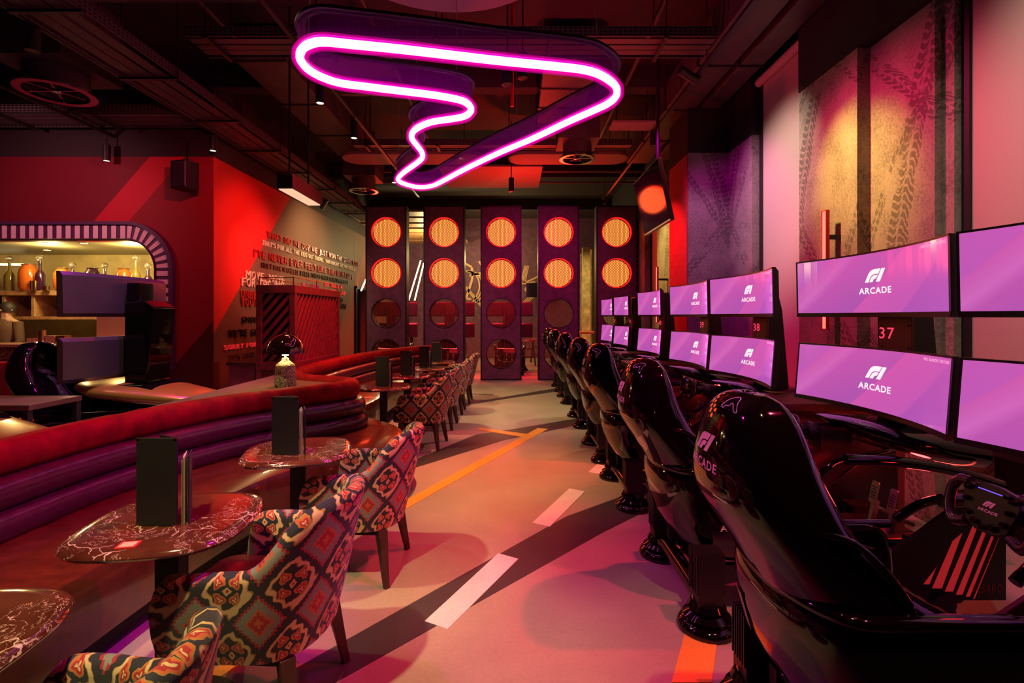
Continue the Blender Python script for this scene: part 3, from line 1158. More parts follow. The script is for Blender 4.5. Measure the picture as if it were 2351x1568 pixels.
def spot_fix(px, py, z, label, tilt=(0, 0), s_=1.0, lit=True):
    """can spotlight, py is the row of its lens"""
    if isinstance(z, tuple):       # (x of the track, z of the track)
        X, zt = z
        Y = X * F / (px - 1180)
        z = CH + (726 - py) / F * Y
        st = zt - z
    else:
        X, Y = ceil_pt(px, py, z)
        st = CZ - z
    t = thing('track_spotlight', label, 'spotlight', (X, Y, z), 0, 'black can spotlights')
    t.rotation_euler = (tilt[0], tilt[1], 0)
    r = 0.045 * s_
    L = 0.22 * s_
    MB().lathe([(r * 0.8, 0.006), (r, 0.0), (r, L), (r * 0.7, L + 0.01)], n=20).build('can', 'black_metal', t, smooth=40)
    MB().lathe([(0, 0.004), (r * 0.8, 0.006)], n=20).build('lens', 'spot_glow' if lit else 'black_satin', t)
    if tilt == (0, 0):
        MB().cyl((0, 0, L * 0.9), (0, 0, max(st, L + 0.01)), 0.008, 8).build('stem', 'black_metal', t)
    else:
        MB().cyl((0, 0, L * 0.5), (0.0, 0, L * 0.5 + 0.12), 0.012, 8).build('stem', 'black_metal', t)


spot_fix(735, 238, (-2.08, 4.10), 'black can spotlight by the left bend of the neon circuit')
spot_fix(813, 318, (-2.08, 4.10), 'second can spotlight along the left track, left of the neon')
spot_fix(489, 347, (-4.13, 4.0), 'can spotlight at the corner above the writing wall')
spot_fix(245, 370, (-5.6, 4.0), 'can spotlight in front of the red wall above the hatch')
spot_fix(1600, 185, (2.03, 4.15), 'angled can spotlight on the right track, nearer one', (R(20), R(-70)), 1.1, False)
spot_fix(1500, 335, (2.03, 4.15), 'can spotlight hanging straight on the right track', (0, 0), 1.0, False)
spot_fix(1388, 470, (2.03, 4.15), 'can spotlight at the far end of the right track', (R(10), R(15)), 1.0, True)
spot_fix(738, 480, (-4.13, 4.0), 'tilted can spotlight beyond the heater on the left', (R(0), R(30)), 1.0, False)
spot_fix(905, 420, (-2.08, 4.10), 'can spotlight where the left track passes the neon tip')
spot_fix(75, 118, 3.8, 'dark can spotlight at upper left above the hatch side', (0, 0), 1.2, False)
spot_fix(1165, 195, 3.7, 'can spotlight hanging inside the neon circuit, left one', (0, 0), 1.2, False)
spot_fix(1200, 180, 3.85, 'can spotlight hanging inside the neon circuit, right one', (0, 0), 1.1, False)
spot_fix(1174, 440, 3.75, 'can spotlight on a long red stem before the gantry', (0, 0), 1.1, False)

# pipes
def pipe(label, pts, r, mat='tray'):
    o = MB().tube(pts, r, 10).build('ceiling_pipe', mat, smooth=50)
    tag(o, label, 'pipe')


pipe('thin straight conduit above the hatch side', [(-4.6, 1.6, 4.35), (-4.6, 6.4, 4.35)], 0.02)
pipe('conduit beside the square duct above the left track', [(-3.2, 1.2, 4.7), (-3.2, 7.9, 4.7)], 0.025)
pipe('conduit running over the neon circuit towards the gantry', [(-1.55, 1.2, 4.72), (-1.55, 10.6, 4.72)], 0.025)
pipe('pipe rising above the right track', [(1.55, 2.2, 4.72), (1.55, 9.8, 4.72)], 0.03)
pipe('cross pipe above the signal gantry', [(-3.5, 10.6, 4.55), (3.0, 10.6, 4.55)], 0.03)
pipe('second cross pipe above the signal gantry', [(-3.5, 11.0, 4.42), (2.8, 11.0, 4.42)], 0.022)
pipe('sagging cable above the hatch side', [(-6.4, 4.6, 4.5), (-6.2, 4.6, 4.30), (-5.9, 4.6, 4.24), (-5.7, 4.6, 4.5)], 0.012, 'black_metal')
pipe('red sprinkler drop pipe inside the neon circuit', [(-0.02, 5.4, 4.9), (-0.02, 5.4, 3.75)], 0.018, 'red_lamp_housing')

# acoustic rafts
def raft(label, pts, z, th, mat='raft'):
    xs = [p[0] for p in pts]
    ys = [p[1] for p in pts]
    cx, cy = (min(xs) + max(xs)) / 2, (min(ys) + max(ys)) / 2
    t = thing('acoustic_raft', label, 'ceiling raft', (cx, cy, z))
    MB().prism([(a - cx, b - cy) for a, b in pts], lambda a, b, k: (a, b, k), th).build('panel', mat, t, bevel=0.01)
    for s_ in (-1, 1):
        x_ = (max(xs) - min(xs)) / 2 * 0.7 * s_
        MB().cyl((x_, 0, th), (x_, 0, CZ - z), 0.006, 6).build('hanger', 'black_metal', t)


def rrect(x0, x1, y0, y1, r, n=6):
    out = []
    for cx, cy, a0 in ((x1 - r, y1 - r, 0), (x0 + r, y1 - r, 90), (x0 + r, y0 + r, 180), (x1 - r, y0 + r, 270)):
        for i in range(n + 1):
            a = R(a0 + 90 * i / n)
            out.append((cx + r * math.cos(a), cy + r * math.sin(a)))
    return out


raft('rounded ceiling raft beyond the neon, left one', rrect(-3.0, -0.5, 8.55, 9.15, 0.28), 4.25, 0.06)
raft('rounded ceiling raft beyond the neon, right one', rrect(-0.1, 2.0, 8.55, 9.15, 0.28), 4.25, 0.06)
raft('square ceiling raft just before the signal gantry', rrect(-1.45, 0.55, 9.6, 11.2, 0.02), 4.35, 0.05)
raft('large round ceiling disc above the near end of the neon', [(-0.49 + 0.915 * math.cos(2 * PI * i / 48), 3.32 + 0.915 * math.sin(2 * PI * i / 48)) for i in range(48)], 4.05, 0.05)
raft('small ceiling panel beside the right diffuser', rrect(1.35, 1.95, 6.9, 7.2, 0.01), 4.15, 0.04)
raft('flat panel above the middle of the neon', rrect(-1.9, -0.3, 3.7, 4.6, 0.02), 4.70, 0.04)
raft('upright panel above the left bend of the neon', rrect(-2.65, -1.6, 6.0, 7.6, 0.02), 4.82, 0.04)
# beams of the slab
for i, y_ in enumerate((3.4, 7.0, 11.5, 15.0)):
    struct(MB().box((-9.5, y_, 4.68), (2.9, y_ + 0.22, CZ)).build('trim_%d' % (i + 2), 'ceiling'))
# ceiling panels in the far room (pale tiles between black ribs)
q = MB()
for i in range(7):
    q.box((-4.2, 12.3 + i * 0.8, 4.05), (-1.6, 12.85 + i * 0.8, 4.09))
tag(q.build('slatted_ceiling', 'bar_wood'), 'pale slatted ceiling behind the leftmost signal towers', 'ceiling slats')

# infrared heater on two rods
t = thing('pendant_heater', 'black perforated pendant heater with glowing underside hung on two rods', 'heater', (-2.54, 6.0, 2.92))
MB().box((-0.09, -0.42, 0.0), (0.09, 0.42, 0.16)).build('housing', perf('heater_perforation', (0.02, 0.012, 0.012), 0.03, 0.03, 0.2), t, bevel=0.006)
MB().box((-0.075, -0.40, -0.012), (0.075, 0.40, -0.002)).build('reflector', 'heater_glow', t)
for s_ in (-0.3, 0.22):
    MB().cyl((0, s_, 0.16), (0, s_, CZ - 2.92), 0.012, 8).build('rod', 'black_metal', t)
spot((-2.54, 6.0, 2.88), (-2.54, 6.0, 0), (1.0, 0.4, 0.2), 25, 140, 1.0, 0.2)

# loudspeaker on the corner
t = thing('loudspeaker', 'black loudspeaker on a bracket at the corner of the red walls', 'loudspeaker', (-4.50, 6.9, 3.42))
mt = Matrix.Rotation(R(-14), 4, 'Z')
MB().box((-0.13, -0.12, -0.19), (0.13, 0.10, 0.19), 0, mt).build('cabinet', 'black_metal', t, bevel=0.012)
MB().box((-0.08, -0.128, -0.17), (0.12, -0.118, 0.17), 0, mt).build('grille', 'grey_shell', t, bevel=0.004)
MB().cyl((0, 0.05, 0.19), (-0.03, 0.1, 0.5), 0.008, 8).build('cable', 'black_metal', t)

# hanging television
t = thing('hanging_television', 'black tilted television hung below the right track', 'television', (1.70, 6.2, 2.93))
mt = Matrix.Rotation(R(-12), 4, 'Y')
MB().box((-0.02, -0.56, -0.36), (0.03, 0.56, 0.36), 0, mt).build('cabinet', 'black_satin', t, bevel=0.006)
MB().box((-0.024, -0.545, -0.335), (-0.0205, 0.545, 0.345), 0, mt).build('screen', 'black_gloss', t)
MB().box((0.03, -0.09, -0.1), (0.09, 0.09, 0.1)).cyl((0.07, 0, 0.1), (0.07, 0, CZ - 2.93), 0.022, 12).build('mount', 'black_metal', t)

# ------------------------------------------------------------------ neon circuit
NPX = [(100, 340), (115, 295), (160, 265), (240, 250), (400, 265), (700, 295), (1000, 330), (1300, 365), (1600, 395), (1780, 415), (1880, 440), (1960, 485), (2000, 530), (1995, 580), (1950, 620), (1880, 655), (1700, 735), (1500, 830), (1300, 915), (1100, 1010), (950, 1090), (890, 1115), (820, 1123), (750, 1110), (700, 1090), (690, 1070), (730, 1030), (800, 980), (835, 945), (830, 910), (800, 870), (772, 830), (780, 790), (830, 755), (900, 730), (1000, 715), (1080, 700), (1120, 675), (1125, 645), (1095, 615), (1040, 595), (900, 570), (700, 545), (500, 520), (350, 500), (250, 470), (170, 430), (120, 385)]
NZ = 3.15
npts = []
for a, b in NPX:
    X, Y = ceil_pt(650 + a / 2.612, b / 2.612, NZ)
    npts.append(Vector((X, Y, 0)))
nc = sum(npts, Vector()) / len(npts)
npts = [p - nc for p in npts]
path = catmull(npts, 4, True)
t = thing('neon_circuit_sign', 'glowing magenta neon sign shaped like a racing circuit hung from the ceiling', 'neon sign', (nc.x, nc.y, NZ))
MB().tube(path, 0.026, 10, True).build('neon_tube', 'neon', t, smooth=60)
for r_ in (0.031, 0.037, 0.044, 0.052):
    MB().tube(path, r_, 10, True).build('halo_shell', 'sleeve', t, smooth=60)  # added shells, the halo of the tube painted as layered emission
k = len(path)
rows = []
for i, p in enumerate(path):
    d_ = (path[(i + 1) % k] - path[i - 1]).normalized()
    n_ = Vector((-d_.y, d_.x, 0)) * 0.014
    rows.append([p + n_ + Vector((0, 0, 0.035)), p + n_ + Vector((0, 0, 0.19)), p - n_ + Vector((0, 0, 0.19)), p - n_ + Vector((0, 0, 0.035))])
MB().grid(rows, True, True).build('fascia', 'acrylic', t, smooth=50)
rows = []
for i, p in enumerate(path):
    d_ = (path[(i + 1) % k] - path[i - 1]).normalized()
    n_ = Vector((-d_.y, d_.x, 0)) * 0.03
    rows.append([p + n_ + Vector((0, 0, 0.19)), p + n_ + Vector((0, 0, 0.21)), p - n_ + Vector((0, 0, 0.21)), p - n_ + Vector((0, 0, 0.19))])
MB().grid(rows, True, True).build('top_channel', 'black_metal', t, smooth=50)
for i in (8, 40, 70, 100, 130, 160, 185):
    p = path[i % k]
    MB().cyl(p + Vector((0, 0, 0.2)), p + Vector((0, 0, CZ - NZ)), 0.003, 6).build('suspension_wire', 'alu', t)

# ------------------------------------------------------------------ signal towers
TW, TY = 0.93, 11.8
TCZ = [3.47, 2.51, 1.57, 0.62]
TB = [4.08, 2.99, 2.04, 1.095, 0.0]


def ring_plate(q, y, n=48, r=0.35):
    for c in range(4):
        cz = TCZ[c]
        zt, zb = TB[c] - (0.02 if c == 0 else 0), TB[c + 1] + (0.02 if c == 3 else 0)
        ins, outs = [], []
        hw = TW / 2 - 0.015
        for i in range(n):
            a = 2 * PI * (i + 0.5) / n
            ca, sa = math.cos(a), math.sin(a)
            ins.append((r * ca, y, cz + r * sa))
            tx = hw / abs(ca) if abs(ca) > 1e-6 else 1e9
            tz = ((zt - cz) if sa > 0 else (cz - zb)) / abs(sa) if abs(sa) > 1e-6 else 1e9
            tt = min(tx, tz)
            outs.append((tt * ca, y, cz + tt * sa))
        # square off corners by snapping nearest samples
        for (sx, zz) in ((1, zt), (1, zb), (-1, zt), (-1, zb)):
            tgt = Vector((sx * hw, y, zz))
            j = min(range(n), key=lambda i: (Vector(outs[i]) - tgt).length)
            outs[j] = tuple(tgt)
        q.add(ins + outs, [(i, (i + 1) % n, n + (i + 1) % n, n + i) for i in range(n)])
        if y == 0.0:
            back = [(p[0], 0.26, p[2]) for p in ins]
            q.add(ins + back, [(i, (i + 1) % n, n + (i + 1) % n, n + i) for i in range(n)], 1)


def tower(label, loc):
    t = thing('signal_tower', label, 'signal tower', loc, 0, 'row of start signal towers')
    q = MB()
    ring_plate(q, 0.0)
    ring_plate(q, 0.26)
    q.build('panel', ['plum', 'black_metal'], t)
    q = MB()
    h = TW / 2
    for s_ in (-1, 1):
        q.box((s_ * h - 0.016, -0.015, 0), (s_ * h + 0.016, 0.275, 4.08))
    q.box((-h, -0.015, 4.055), (h, 0.275, 4.09)).box((-h, -0.015, 0), (h, 0.275, 0.03))
    q.build('frame', 'black_metal', t)
    for c in range(4):
        cz = TCZ[c]
        g = MB()
        g.add([(0.345 * math.cos(2 * PI * i / 40), 0, 0.345 * math.sin(2 * PI * i / 40)) for i in range(40)], [tuple(range(40))])
        g = g.build('grille', 'grille', t)
        g.location = (0, 0.085 if c < 2 else 0.06, cz)
        q = MB()
        q.grid([[((0.335 + dr) * math.cos(2 * PI * i / 40), yy_, (0.335 + dr) * math.sin(2 * PI * i / 40)) for i in range(40)] for dr, yy_ in ((0.0, -0.012), (0.016, -0.012), (0.016, 0.02), (0, 0.09 if c < 2 else 0.05))], True, True)
        g = q.build('bezel', 'red_ring' if c < 2 else 'black_metal', t, smooth=40)
        g.location = (0, 0, cz)
        if c < 2:
            g = MB()
            g.add([(0.318 * math.cos(2 * PI * i / 40), 0, 0.318 * math.sin(2 * PI * i / 40)) for i in range(40)], [tuple(range(40))])
            g = g.build('lamp', 'lamp_disc', t)
            g.location = (0, 0.10, cz)
            g = MB()
            g.lathe([(0.05, 0), (0.3, 0.0), (0.34, 0.10)], n=30)
            g = g.build('reflector_housing', 'black_metal', t)
            g.location = (0, 0.24, cz)
            g.rotation_euler = (R(90), 0, 0)
    return t


tw = None
for i, (px, lab) in enumerate(((886.5, 'signal tower nearest the writing wall, behind the banquette'), (1019.5, 'signal tower behind the far end of the banquette'), (1150.5, 'middle signal tower standing clear at the end of the aisle'), (1282.5, 'signal tower behind the farthest racing seats'), (1416, 'signal tower beside the right wall, behind the farthest monitors'))):
    loc = ((px - 1180) / F * TY, TY, 0)
    if tw is None:
        tw = tower(lab, loc)
    else:
        dup(tw, lab, loc)
# red glow of each lit lamp onto the surroundings comes from added spots just before the tower faces
for px in (886.5, 1019.5, 1150.5, 1282.5, 1416):
    for z_ in (3.47, 2.51):
        spot(((px - 1180) / F * TY, TY - 0.03, z_), ((px - 1180) / F * TY, TY - 3, z_ - 0.4), (1.0, 0.03, 0.01), 26, 165, 1.0, 0.3)

# ------------------------------------------------------------------ wall lettering
def wl(px, py):
    """pixel on the writing wall -> (y, z)"""
    Y = 4.22 * F / (1180 - px)
    return Y, CH + (726 - py) / F * Y


def letters(text, px0, py0, px1, h, mat, label, sx=None):
    y0, z0 = wl(px0, py0)
    o = thing('wall_lettering', label, 'wall lettering', (-4.215, y0, z0))
    y1 = 4.22 * F / (1180 - px1)
    full = text_geo(text, 0.018)[2]
    k = (y1 - y0) / full
    # letters read from left to right as y grows when seen from the aisle; every letter a piece
    x_ = 0.0
    adv = {c: (0.30 if c in "I'.,!" else 1.0 if c in 'MW' else 0.42 if c == ' ' else 0.72) for c in set(text)}
    tot = sum(adv[c] for c in text)
    for c in text:
        wd = adv[c] / tot * (y1 - y0)
        if c != ' ':
            q = MB()
            g_ = wd * 0.12
            zo = 0.62 if c == "'" else 0.0
            put_text(q, c, h, lambda a, b, z: (0.012 + z * 0.5, a + x_ + g_, b), width=wd - 2 * g_ if c not in "I'.,!" else wd * 0.5, extr=0.018)
            q.build('letter', mat, o)
        x_ += wd


letters('WHAT DID WE DO? WE JUST WON THE GRAND RACE', 610, 545, 822, 0.11, 'wall_red', 'dark red raised words WHAT DID WE DO, topmost line on the writing wall')
letters("THAT'S FOR ALL THE KIDS OUT THERE... WHO DREAM THE IMPOSSIBLE", 598.6, 562, 813, 0.085, 'wall_white', "cream raised words THAT'S FOR ALL THE KIDS OUT THERE, second line")
letters("I'VE NEVER EVER FELT LIKE THIS IN MY LIFE", 580, 590, 810, 0.13, 'wall_red', "dark red raised words I'VE NEVER EVER FELT LIKE THIS")
letters("HOLY MAC N CHEESE BALLS. THAT'S WHAT I CALL IMPRESSIVE", 598, 614, 799, 0.085, 'wall_black', 'black raised words HOLY MAC N CHEESE BALLS')
letters('MOVE, MOVE', 560, 639, 651, 0.13, 'wall_white', 'cream raised words MOVE, MOVE above the lattice cabinet')
letters('FOR THE WIN', 551, 656, 650, 0.13, 'wall_white', 'cream raised words FOR THE, left of the lattice cabinet')
letters('UNBELIEVABLE', 549, 684, 648, 0.12, 'wall_red', 'dark red raised word starting UNBE left of the lattice cabinet')
letters("YOU'RE THE CHAMPION", 549, 703, 690, 0.12, 'wall_red', "dark red raised words starting YOU'R left of the lattice cabinet")
letters('SMOOTH OPERATOR', 552, 741, 660, 0.09, 'wall_black', 'black raised word starting SMOO left of the lattice cabinet')
letters("WE'RE GOING FOR IT", 521, 775, 650, 0.11, 'wall_black', "black raised words starting WE'RE GO above the low counter")
letters('SORRY FOR THAT ONE', 511, 804, 645, 0.07, 'red_vinyl', 'bright red raised words SORRY FOR THA above the low counter')
letters("IT'S FRIDAY THEN", 525, 829, 630, 0.09, 'chrome', "silver raised words IT'S FRIDA lowest on the writing wall")
letters('IT WAS A', 745, 658, 785, 0.10, 'red_vinyl', 'red raised letter A right of the lattice cabinet, uppermost')
letters('LAST LAP', 745, 673, 793, 0.10, 'red_vinyl', 'red raised letters LAP right of the lattice cabinet')
letters('AND', 765, 694, 786, 0.13, 'wall_black', 'black raised letter D right of the lattice cabinet')
letters('ON', 780, 709, 793, 0.13, 'wall_black', 'black raised letters ON right of the lattice cabinet')

# ------------------------------------------------------------------ banquette
BP = [(-2.40, 0.2), (-2.43, 1.2), (-2.46, 2.2), (-2.42, 2.95), (-2.20, 3.65), (-1.90, 4.15), (-1.62, 4.47), (-1.53, 4.68), (-1.62, 4.88), (-1.87, 5.00), (-2.20, 5.20), (-2.42, 5.60), (-2.52, 6.4), (-2.52, 7.4), (-2.36, 8.8), (-2.05, 9.8), (-1.60, 10.5)]
FP = [(-1.70, 0.2), (-1.72, 1.2), (-1.73, 2.1), (-1.66, 2.95), (-1.52, 3.42), (-1.22, 3.72), (-1.00, 4.10), (-0.98, 4.50), (-1.10, 4.80), (-1.32, 5.06), (-1.62, 5.36), (-1.75, 5.72), (-1.72, 6.4), (-1.78, 7.4), (-1.66, 8.6), (-1.38, 9.5), (-1.02, 10.1)]
bp = [Vector((p.x, p.y)) for p in catmull([(a, b, 0) for a, b in BP], 10)]
fq = [Vector((p.x, p.y)) for p in catmull([(a, b, 0) for a, b in FP], 10)]
bq = thing('banquette_sofa', 'long curving banquette with red velvet top roll and oxblood leather channels', 'banquette', (-2.0, 4.6, 0))


def sweep(path, prof, name, mat, side=1, smooth=70):
    rows = []
    k = len(path)
    for i, p in enumerate(path):
        d_ = (path[min(i + 1, k - 1)] - path[max(i - 1, 0)]).normalized()
        n_ = Vector((d_.y, -d_.x)) * side      # to the right of travel = towards the seat
        rows.append([(p.x + n_.x * a + 2.0, p.y + n_.y * a - 4.6, b) for a, b in prof])
    q = MB()
    q.grid(rows, True, False, cap=True)
    return q.build(name, mat, bq, smooth=smooth)


def oval(cx, cz, rx, rz, n=14, p=2.6):
    out = []
    for i in range(n):
        a = 2 * PI * i / n
        c, s_ = math.cos(a), math.sin(a)
        out.append((cx + rx * math.copysign(abs(c) ** (2 / p), c), cz + rz * math.copysign(abs(s_) ** (2 / p), s_)))
    return out


seams = [int(x_) for x_ in (16, 32, 46, 62, 78, 95, 110, 126, 140)]
# panels between seams pinch slightly: build each roll in segments
def rolls(prof_c, name, mat):
    cuts = [0] + seams + [len(bp) - 1]
    for a, b in zip(cuts[:-1], cuts[1:]):
        seg = bp[a:b + 1]
        k = len(seg)
        rows = []
        for i, p in enumerate(seg):
            j = a + i
            d_ = (bp[min(j + 1, len(bp) - 1)] - bp[max(j - 1, 0)]).normalized()
            n_ = Vector((d_.y, -d_.x))
            sc = 1.0
            if i == 0 or i == k - 1:
                sc = 0.93
            cx, cz, rx, rz = prof_c
            rows.append([(p.x + n_.x * u + 2.0, p.y + n_.y * u - 4.6, v) for u, v in oval(cx, cz, rx * sc, rz * sc, 16)])
        q = MB()
        q.grid(rows, True, False, cap=True)
        o = q.build(name, mat, bq, smooth=70)


rolls((0.0, 0.825, 0.085, 0.085), 'velvet_roll', 'velvet')
rolls((0.032, 0.672, 0.105, 0.078), 'leather_channel', 'leather')
rolls((0.055, 0.525, 0.105, 0.080), 'leather_channel', 'leather')
sweep(bp, [(-0.10, 0.0), (0.0, 0.0), (0.0, 0.80), (-0.09, 0.80)], 'back_board', 'dark_wood')
# seat: between back line and front edge
cuts = [0, 24, 42, 74, 100, 120, 138, len(bp) - 1]
for a, b in zip(cuts[:-1], cuts[1:]):
    rows = []
    for j in range(a, b + 1):
        p, f = bp[j], fq[j]
        d_ = (f - p).normalized()
        e = 0.0
        if j == a:
            e = 0.006
        if j == b:
            e = 0.006
        L = (f - p).length
        prof = [(0.02, 0.36), (0.02, 0.47 - e), (L * 0.5, 0.475 - e), (L - 0.07, 0.465 - e), (L - 0.02, 0.447 - e), (L - e, 0.40), (L - e - 0.005, 0.28), (L - 0.02 - e, 0.14), (L - 0.06, 0.13), (0.02, 0.13)]
        rows.append([(p.x + d_.x * u + 2.0, p.y + d_.y * u - 4.6, v) for u, v in prof])
    q = MB()
    q.grid(rows, True, False, cap=True)
    q.build('seat_section', 'seat_leather', bq, smooth=40)
rows = []
for p, f in zip(bp, fq):
    d_ = (f - p).normalized()
    L = (f - p).length
    rows.append([(p.x + d_.x * u + 2.0, p.y + d_.y * u - 4.6, v) for u, v in ((0.0, 0.0), (0.0, 0.13), (L - 0.10, 0.13), (L - 0.10, 0.0))])
MB().grid(rows, True, False, cap=True).build('plinth', 'black_matte', bq)

# ledge filling the pocket behind the curl
lp = [(-2.56, 3.35)] + [(p.x - 0.0, p.y) for p in bp[36:112:3]] + [(-2.62, 6.3)]
lp2 = []
for i, (a, b) in enumerate(lp):
    if 0 < i < len(lp) - 1:
        j = 36 + (i - 1) * 3
        d_ = (bp[j + 1] - bp[j - 1]).normalized()
        n_ = Vector((d_.y, -d_.x)) * -0.09
        lp2.append((a + n_.x, b + n_.y))
    else:
        lp2.append((a, b))
tag(MB().prism([(a, b) for a, b in lp2], lambda a, b, k: (a, b, k), 0.86).build('display_ledge', 'ledge'), 'taupe topped ledge in the pocket behind the banquette curl', 'ledge')

# ------------------------------------------------------------------ lattice cabinet
cb = thing('lattice_cabinet', 'tall waiter cabinet with slanted slat sides behind the banquette', 'cabinet', (-2.99, 7.1, 0))
cx0, cx1, cy0, cy1, ch = -0.25, 0.24, -0.78, 0.85, 1.89
q = MB()
for x_, y_ in ((cx0, cy0), (cx1 - 0.07, cy0), (cx0, cy1 - 0.07), (cx1 - 0.07, cy1 - 0.07)):
    q.box((x_, y_, 0), (x_ + 0.07, y_ + 0.07, ch))
for z_ in (0.0, 0.82, ch - 0.10):
    q.box((cx0 - 0.003, cy0 - 0.003, z_ + 0.001), (cx1 + 0.003, cy1 + 0.003, z_ + 0.102 if z_ else 0.3))
q.build('body', 'lattice', cb, bevel=0.004)
MB().box((cx0 + 0.03, cy0 + 0.03, 0.3), (cx1 - 0.05, cy1 - 0.03, 0.82)).build('door_panel', 'lattice', cb)
MB().box((cx0 + 0.02, cy0 + 0.10, 0.92), (cx1 - 0.09, cy1 - 0.04, ch - 0.10)).build('gap_shade_core', 'black_matte', cb)  # added black core, paints the shade in the gaps between slats


def slats(y_or_x, lo, hi, zlo, zhi, n, name, lean, axis):
    q = MB()
    span = hi - lo
    wd = span / n * 0.52
    for k in range(-int(lean / (span / n)) - 2, n + 2):
        a = lo + (k + 0.5) * span / n
        pts = [(a, zlo), (a + wd, zlo), (a + wd + lean, zhi), (a + lean, zhi)]
        # clip to [lo,hi]
        cl = []

        def clip(poly, f, inside):
            out = []
            for i in range(len(poly)):
                p, r_ = poly[i], poly[(i + 1) % len(poly)]
                if inside(p):
                    out.append(p)
                if inside(p) != inside(r_):
                    out.append(f(p, r_))
            return out

        def cut(v):
            def g(p, r_):
                tt = (v - p[0]) / (r_[0] - p[0])
                return (v, p[1] + tt * (r_[1] - p[1]))
            return g
        poly = clip(pts, cut(lo), lambda p: p[0] >= lo - 1e-9)
        if len(poly) > 2:
            poly = clip(poly, cut(hi), lambda p: p[0] <= hi + 1e-9)
        if len(poly) < 3:
            continue
        if axis == 'y':
            q.prism(poly, lambda a_, b_, k_: (y_or_x + k_, a_, b_), 0.02)
        else:
            q.prism(poly, lambda a_, b_, k_: (a_, y_or_x + k_, b_), 0.02)
    return q.build(name, 'lattice', cb)


slats(cx1 - 0.03, cy0 + 0.07, cy1 - 0.07, 0.92, ch - 0.10, 12, 'slat_panel', 0.62, 'y')
slats(cy0 + 0.01, cx0 + 0.07, cx1 - 0.07, 0.92, ch - 0.10, 3, 'slat_panel', 0.75, 'x')
q = MB()
for x_, y_ in ((cx0 + 0.03, cy0 + 0.03), (cx1 - 0.03, cy0 + 0.03), (cx1 - 0.03, 0.0), (cx1 - 0.03, cy1 - 0.03), (cx0 + 0.03, cy1 - 0.03)):
    q.cyl((x_, y_, ch), (x_, y_, ch + 0.11), 0.008, 8)
q.tube([(cx1 - 0.03, cy1 - 0.03, ch + 0.10), (cx1 - 0.03, cy0 + 0.03, ch + 0.10), (cx0 + 0.03, cy0 + 0.03, ch + 0.10), (cx0 + 0.03, cy1 - 0.03, ch + 0.10)], 0.006, 8)
q.build('gallery_rail', 'brass', cb)
for i, y_ in enumerate((6.8, 7.15, 7.25)):
    o = MB().lathe([(0.03, 0), (0.035, 0.06), (0.032, 0.06), (0.028, 0.005), (0.0, 0.005)], n=16).build('tumbler', 'shirt', smooth=40)
    o.location = (-2.84, y_, ch)
    tag(o, ('white cup alone at the near end on top of the lattice cabinet', 'white cup in the middle on top of the lattice cabinet', 'white cup furthest back on top of the lattice cabinet')[i], 'cup', 'cups on the lattice cabinet')
lc = thing('low_counter', 'low dark slatted counter left of the lattice cabinet', 'counter', (-3.42, 6.75, 0))
MB().box((-0.17, -0.42, 0.0), (0.16, 0.42, 0.88)).build('body', 'lattice', lc)
MB().box((-0.19, -0.44, 0.88), (0.17, 0.44, 0.92)).build('worktop', 'dark_wood', lc, bevel=0.004)

# ------------------------------------------------------------------ mushroom lamp
lm = thing('mushroom_lamp', 'table lamp with crackled stone base and glossy copper dome shade on the ledge', 'lamp', (-2.07, 4.56, 0.86))
tt_ = NT('crackled_stone')
v_ = tt_.coord()
vo = tt_.n('ShaderNodeTexVoronoi', feature='DISTANCE_TO_EDGE')
mpn = tt_.n('ShaderNodeMapping')
mpn.inputs['Scale'].default_value = (1, 1, 0.5)
tt_.link(v_, mpn.inputs[0])
ad = tt_.n('ShaderNodeVectorMath', operation='MULTIPLY_ADD')
nz_ = tt_.n('ShaderNodeTexNoise')
nz_.inputs['Scale'].default_value = 20
tt_.link(v_, nz_.inputs['Vector'])
tt_.link(nz_.outputs['Color'], ad.inputs[0])
ad.inputs[1].default_value = (0.05, 0.05, 0.05)
tt_.link(mpn.outputs[0], ad.inputs[2])
tt_.link(ad.outputs[0], vo.inputs['Vector'])
vo.inputs['Scale'].default_value = 75
tt_.base(tt_.ramp(vo.outputs['Distance'], [(0.04, (0.03, 0.02, 0.012)), (0.14, (0.62, 0.50, 0.32))]))
tt_.bump(vo.outputs['Distance'], 0.5, 0.01)
MB().lathe([(0.0, 0.0), (0.092, 0.0), (0.094, 0.01), (0.088, 0.10), (0.082, 0.19), (0.076, 0.205), (0.05, 0.225), (0.034, 0.24), (0.028, 0.262), (0.012, 0.266)], n=40).build('base', tt_.mat, lm, smooth=50)
MB().cyl((0, 0, 0.262), (0, 0, 0.285), 0.008, 12).cyl((0, 0, 0.285), (0, 0, 0.315), 0.028, 20).build('light_collar', 'lamp_glow', lm, smooth=40)
sh = MB()
prof = [(0.162 * math.cos(R(a)), 0.308 + 0.172 * math.sin(R(a))) for a in range(0, 91, 6)]
prof[-1] = (0.0, prof[-1][1])
sh.lathe(prof + [(0.0, 0.475)] + [(p[0] * 0.97, p[1] - 0.004) for p in prof[:-1][::-1]], n=48, cap=False)
sh.build('dome_shade', pbr('copper_lacquer', (0.10, 0.03, 0.02), 0.06, 0.85, 1.0), lm, smooth=50)
MB().lathe([(0.0, 0.478), (0.008, 0.480), (0.008, 0.49), (0.0, 0.495)], n=12).build('finial', 'brass', lm, smooth=50)
for a_ in (30, 150, 270):
    point((-2.07 + 0.055 * math.cos(R(a_)), 4.56 + 0.055 * math.sin(R(a_)), 0.86 + 0.32), (1.0, 0.74, 0.28), 2.2, 0.02)

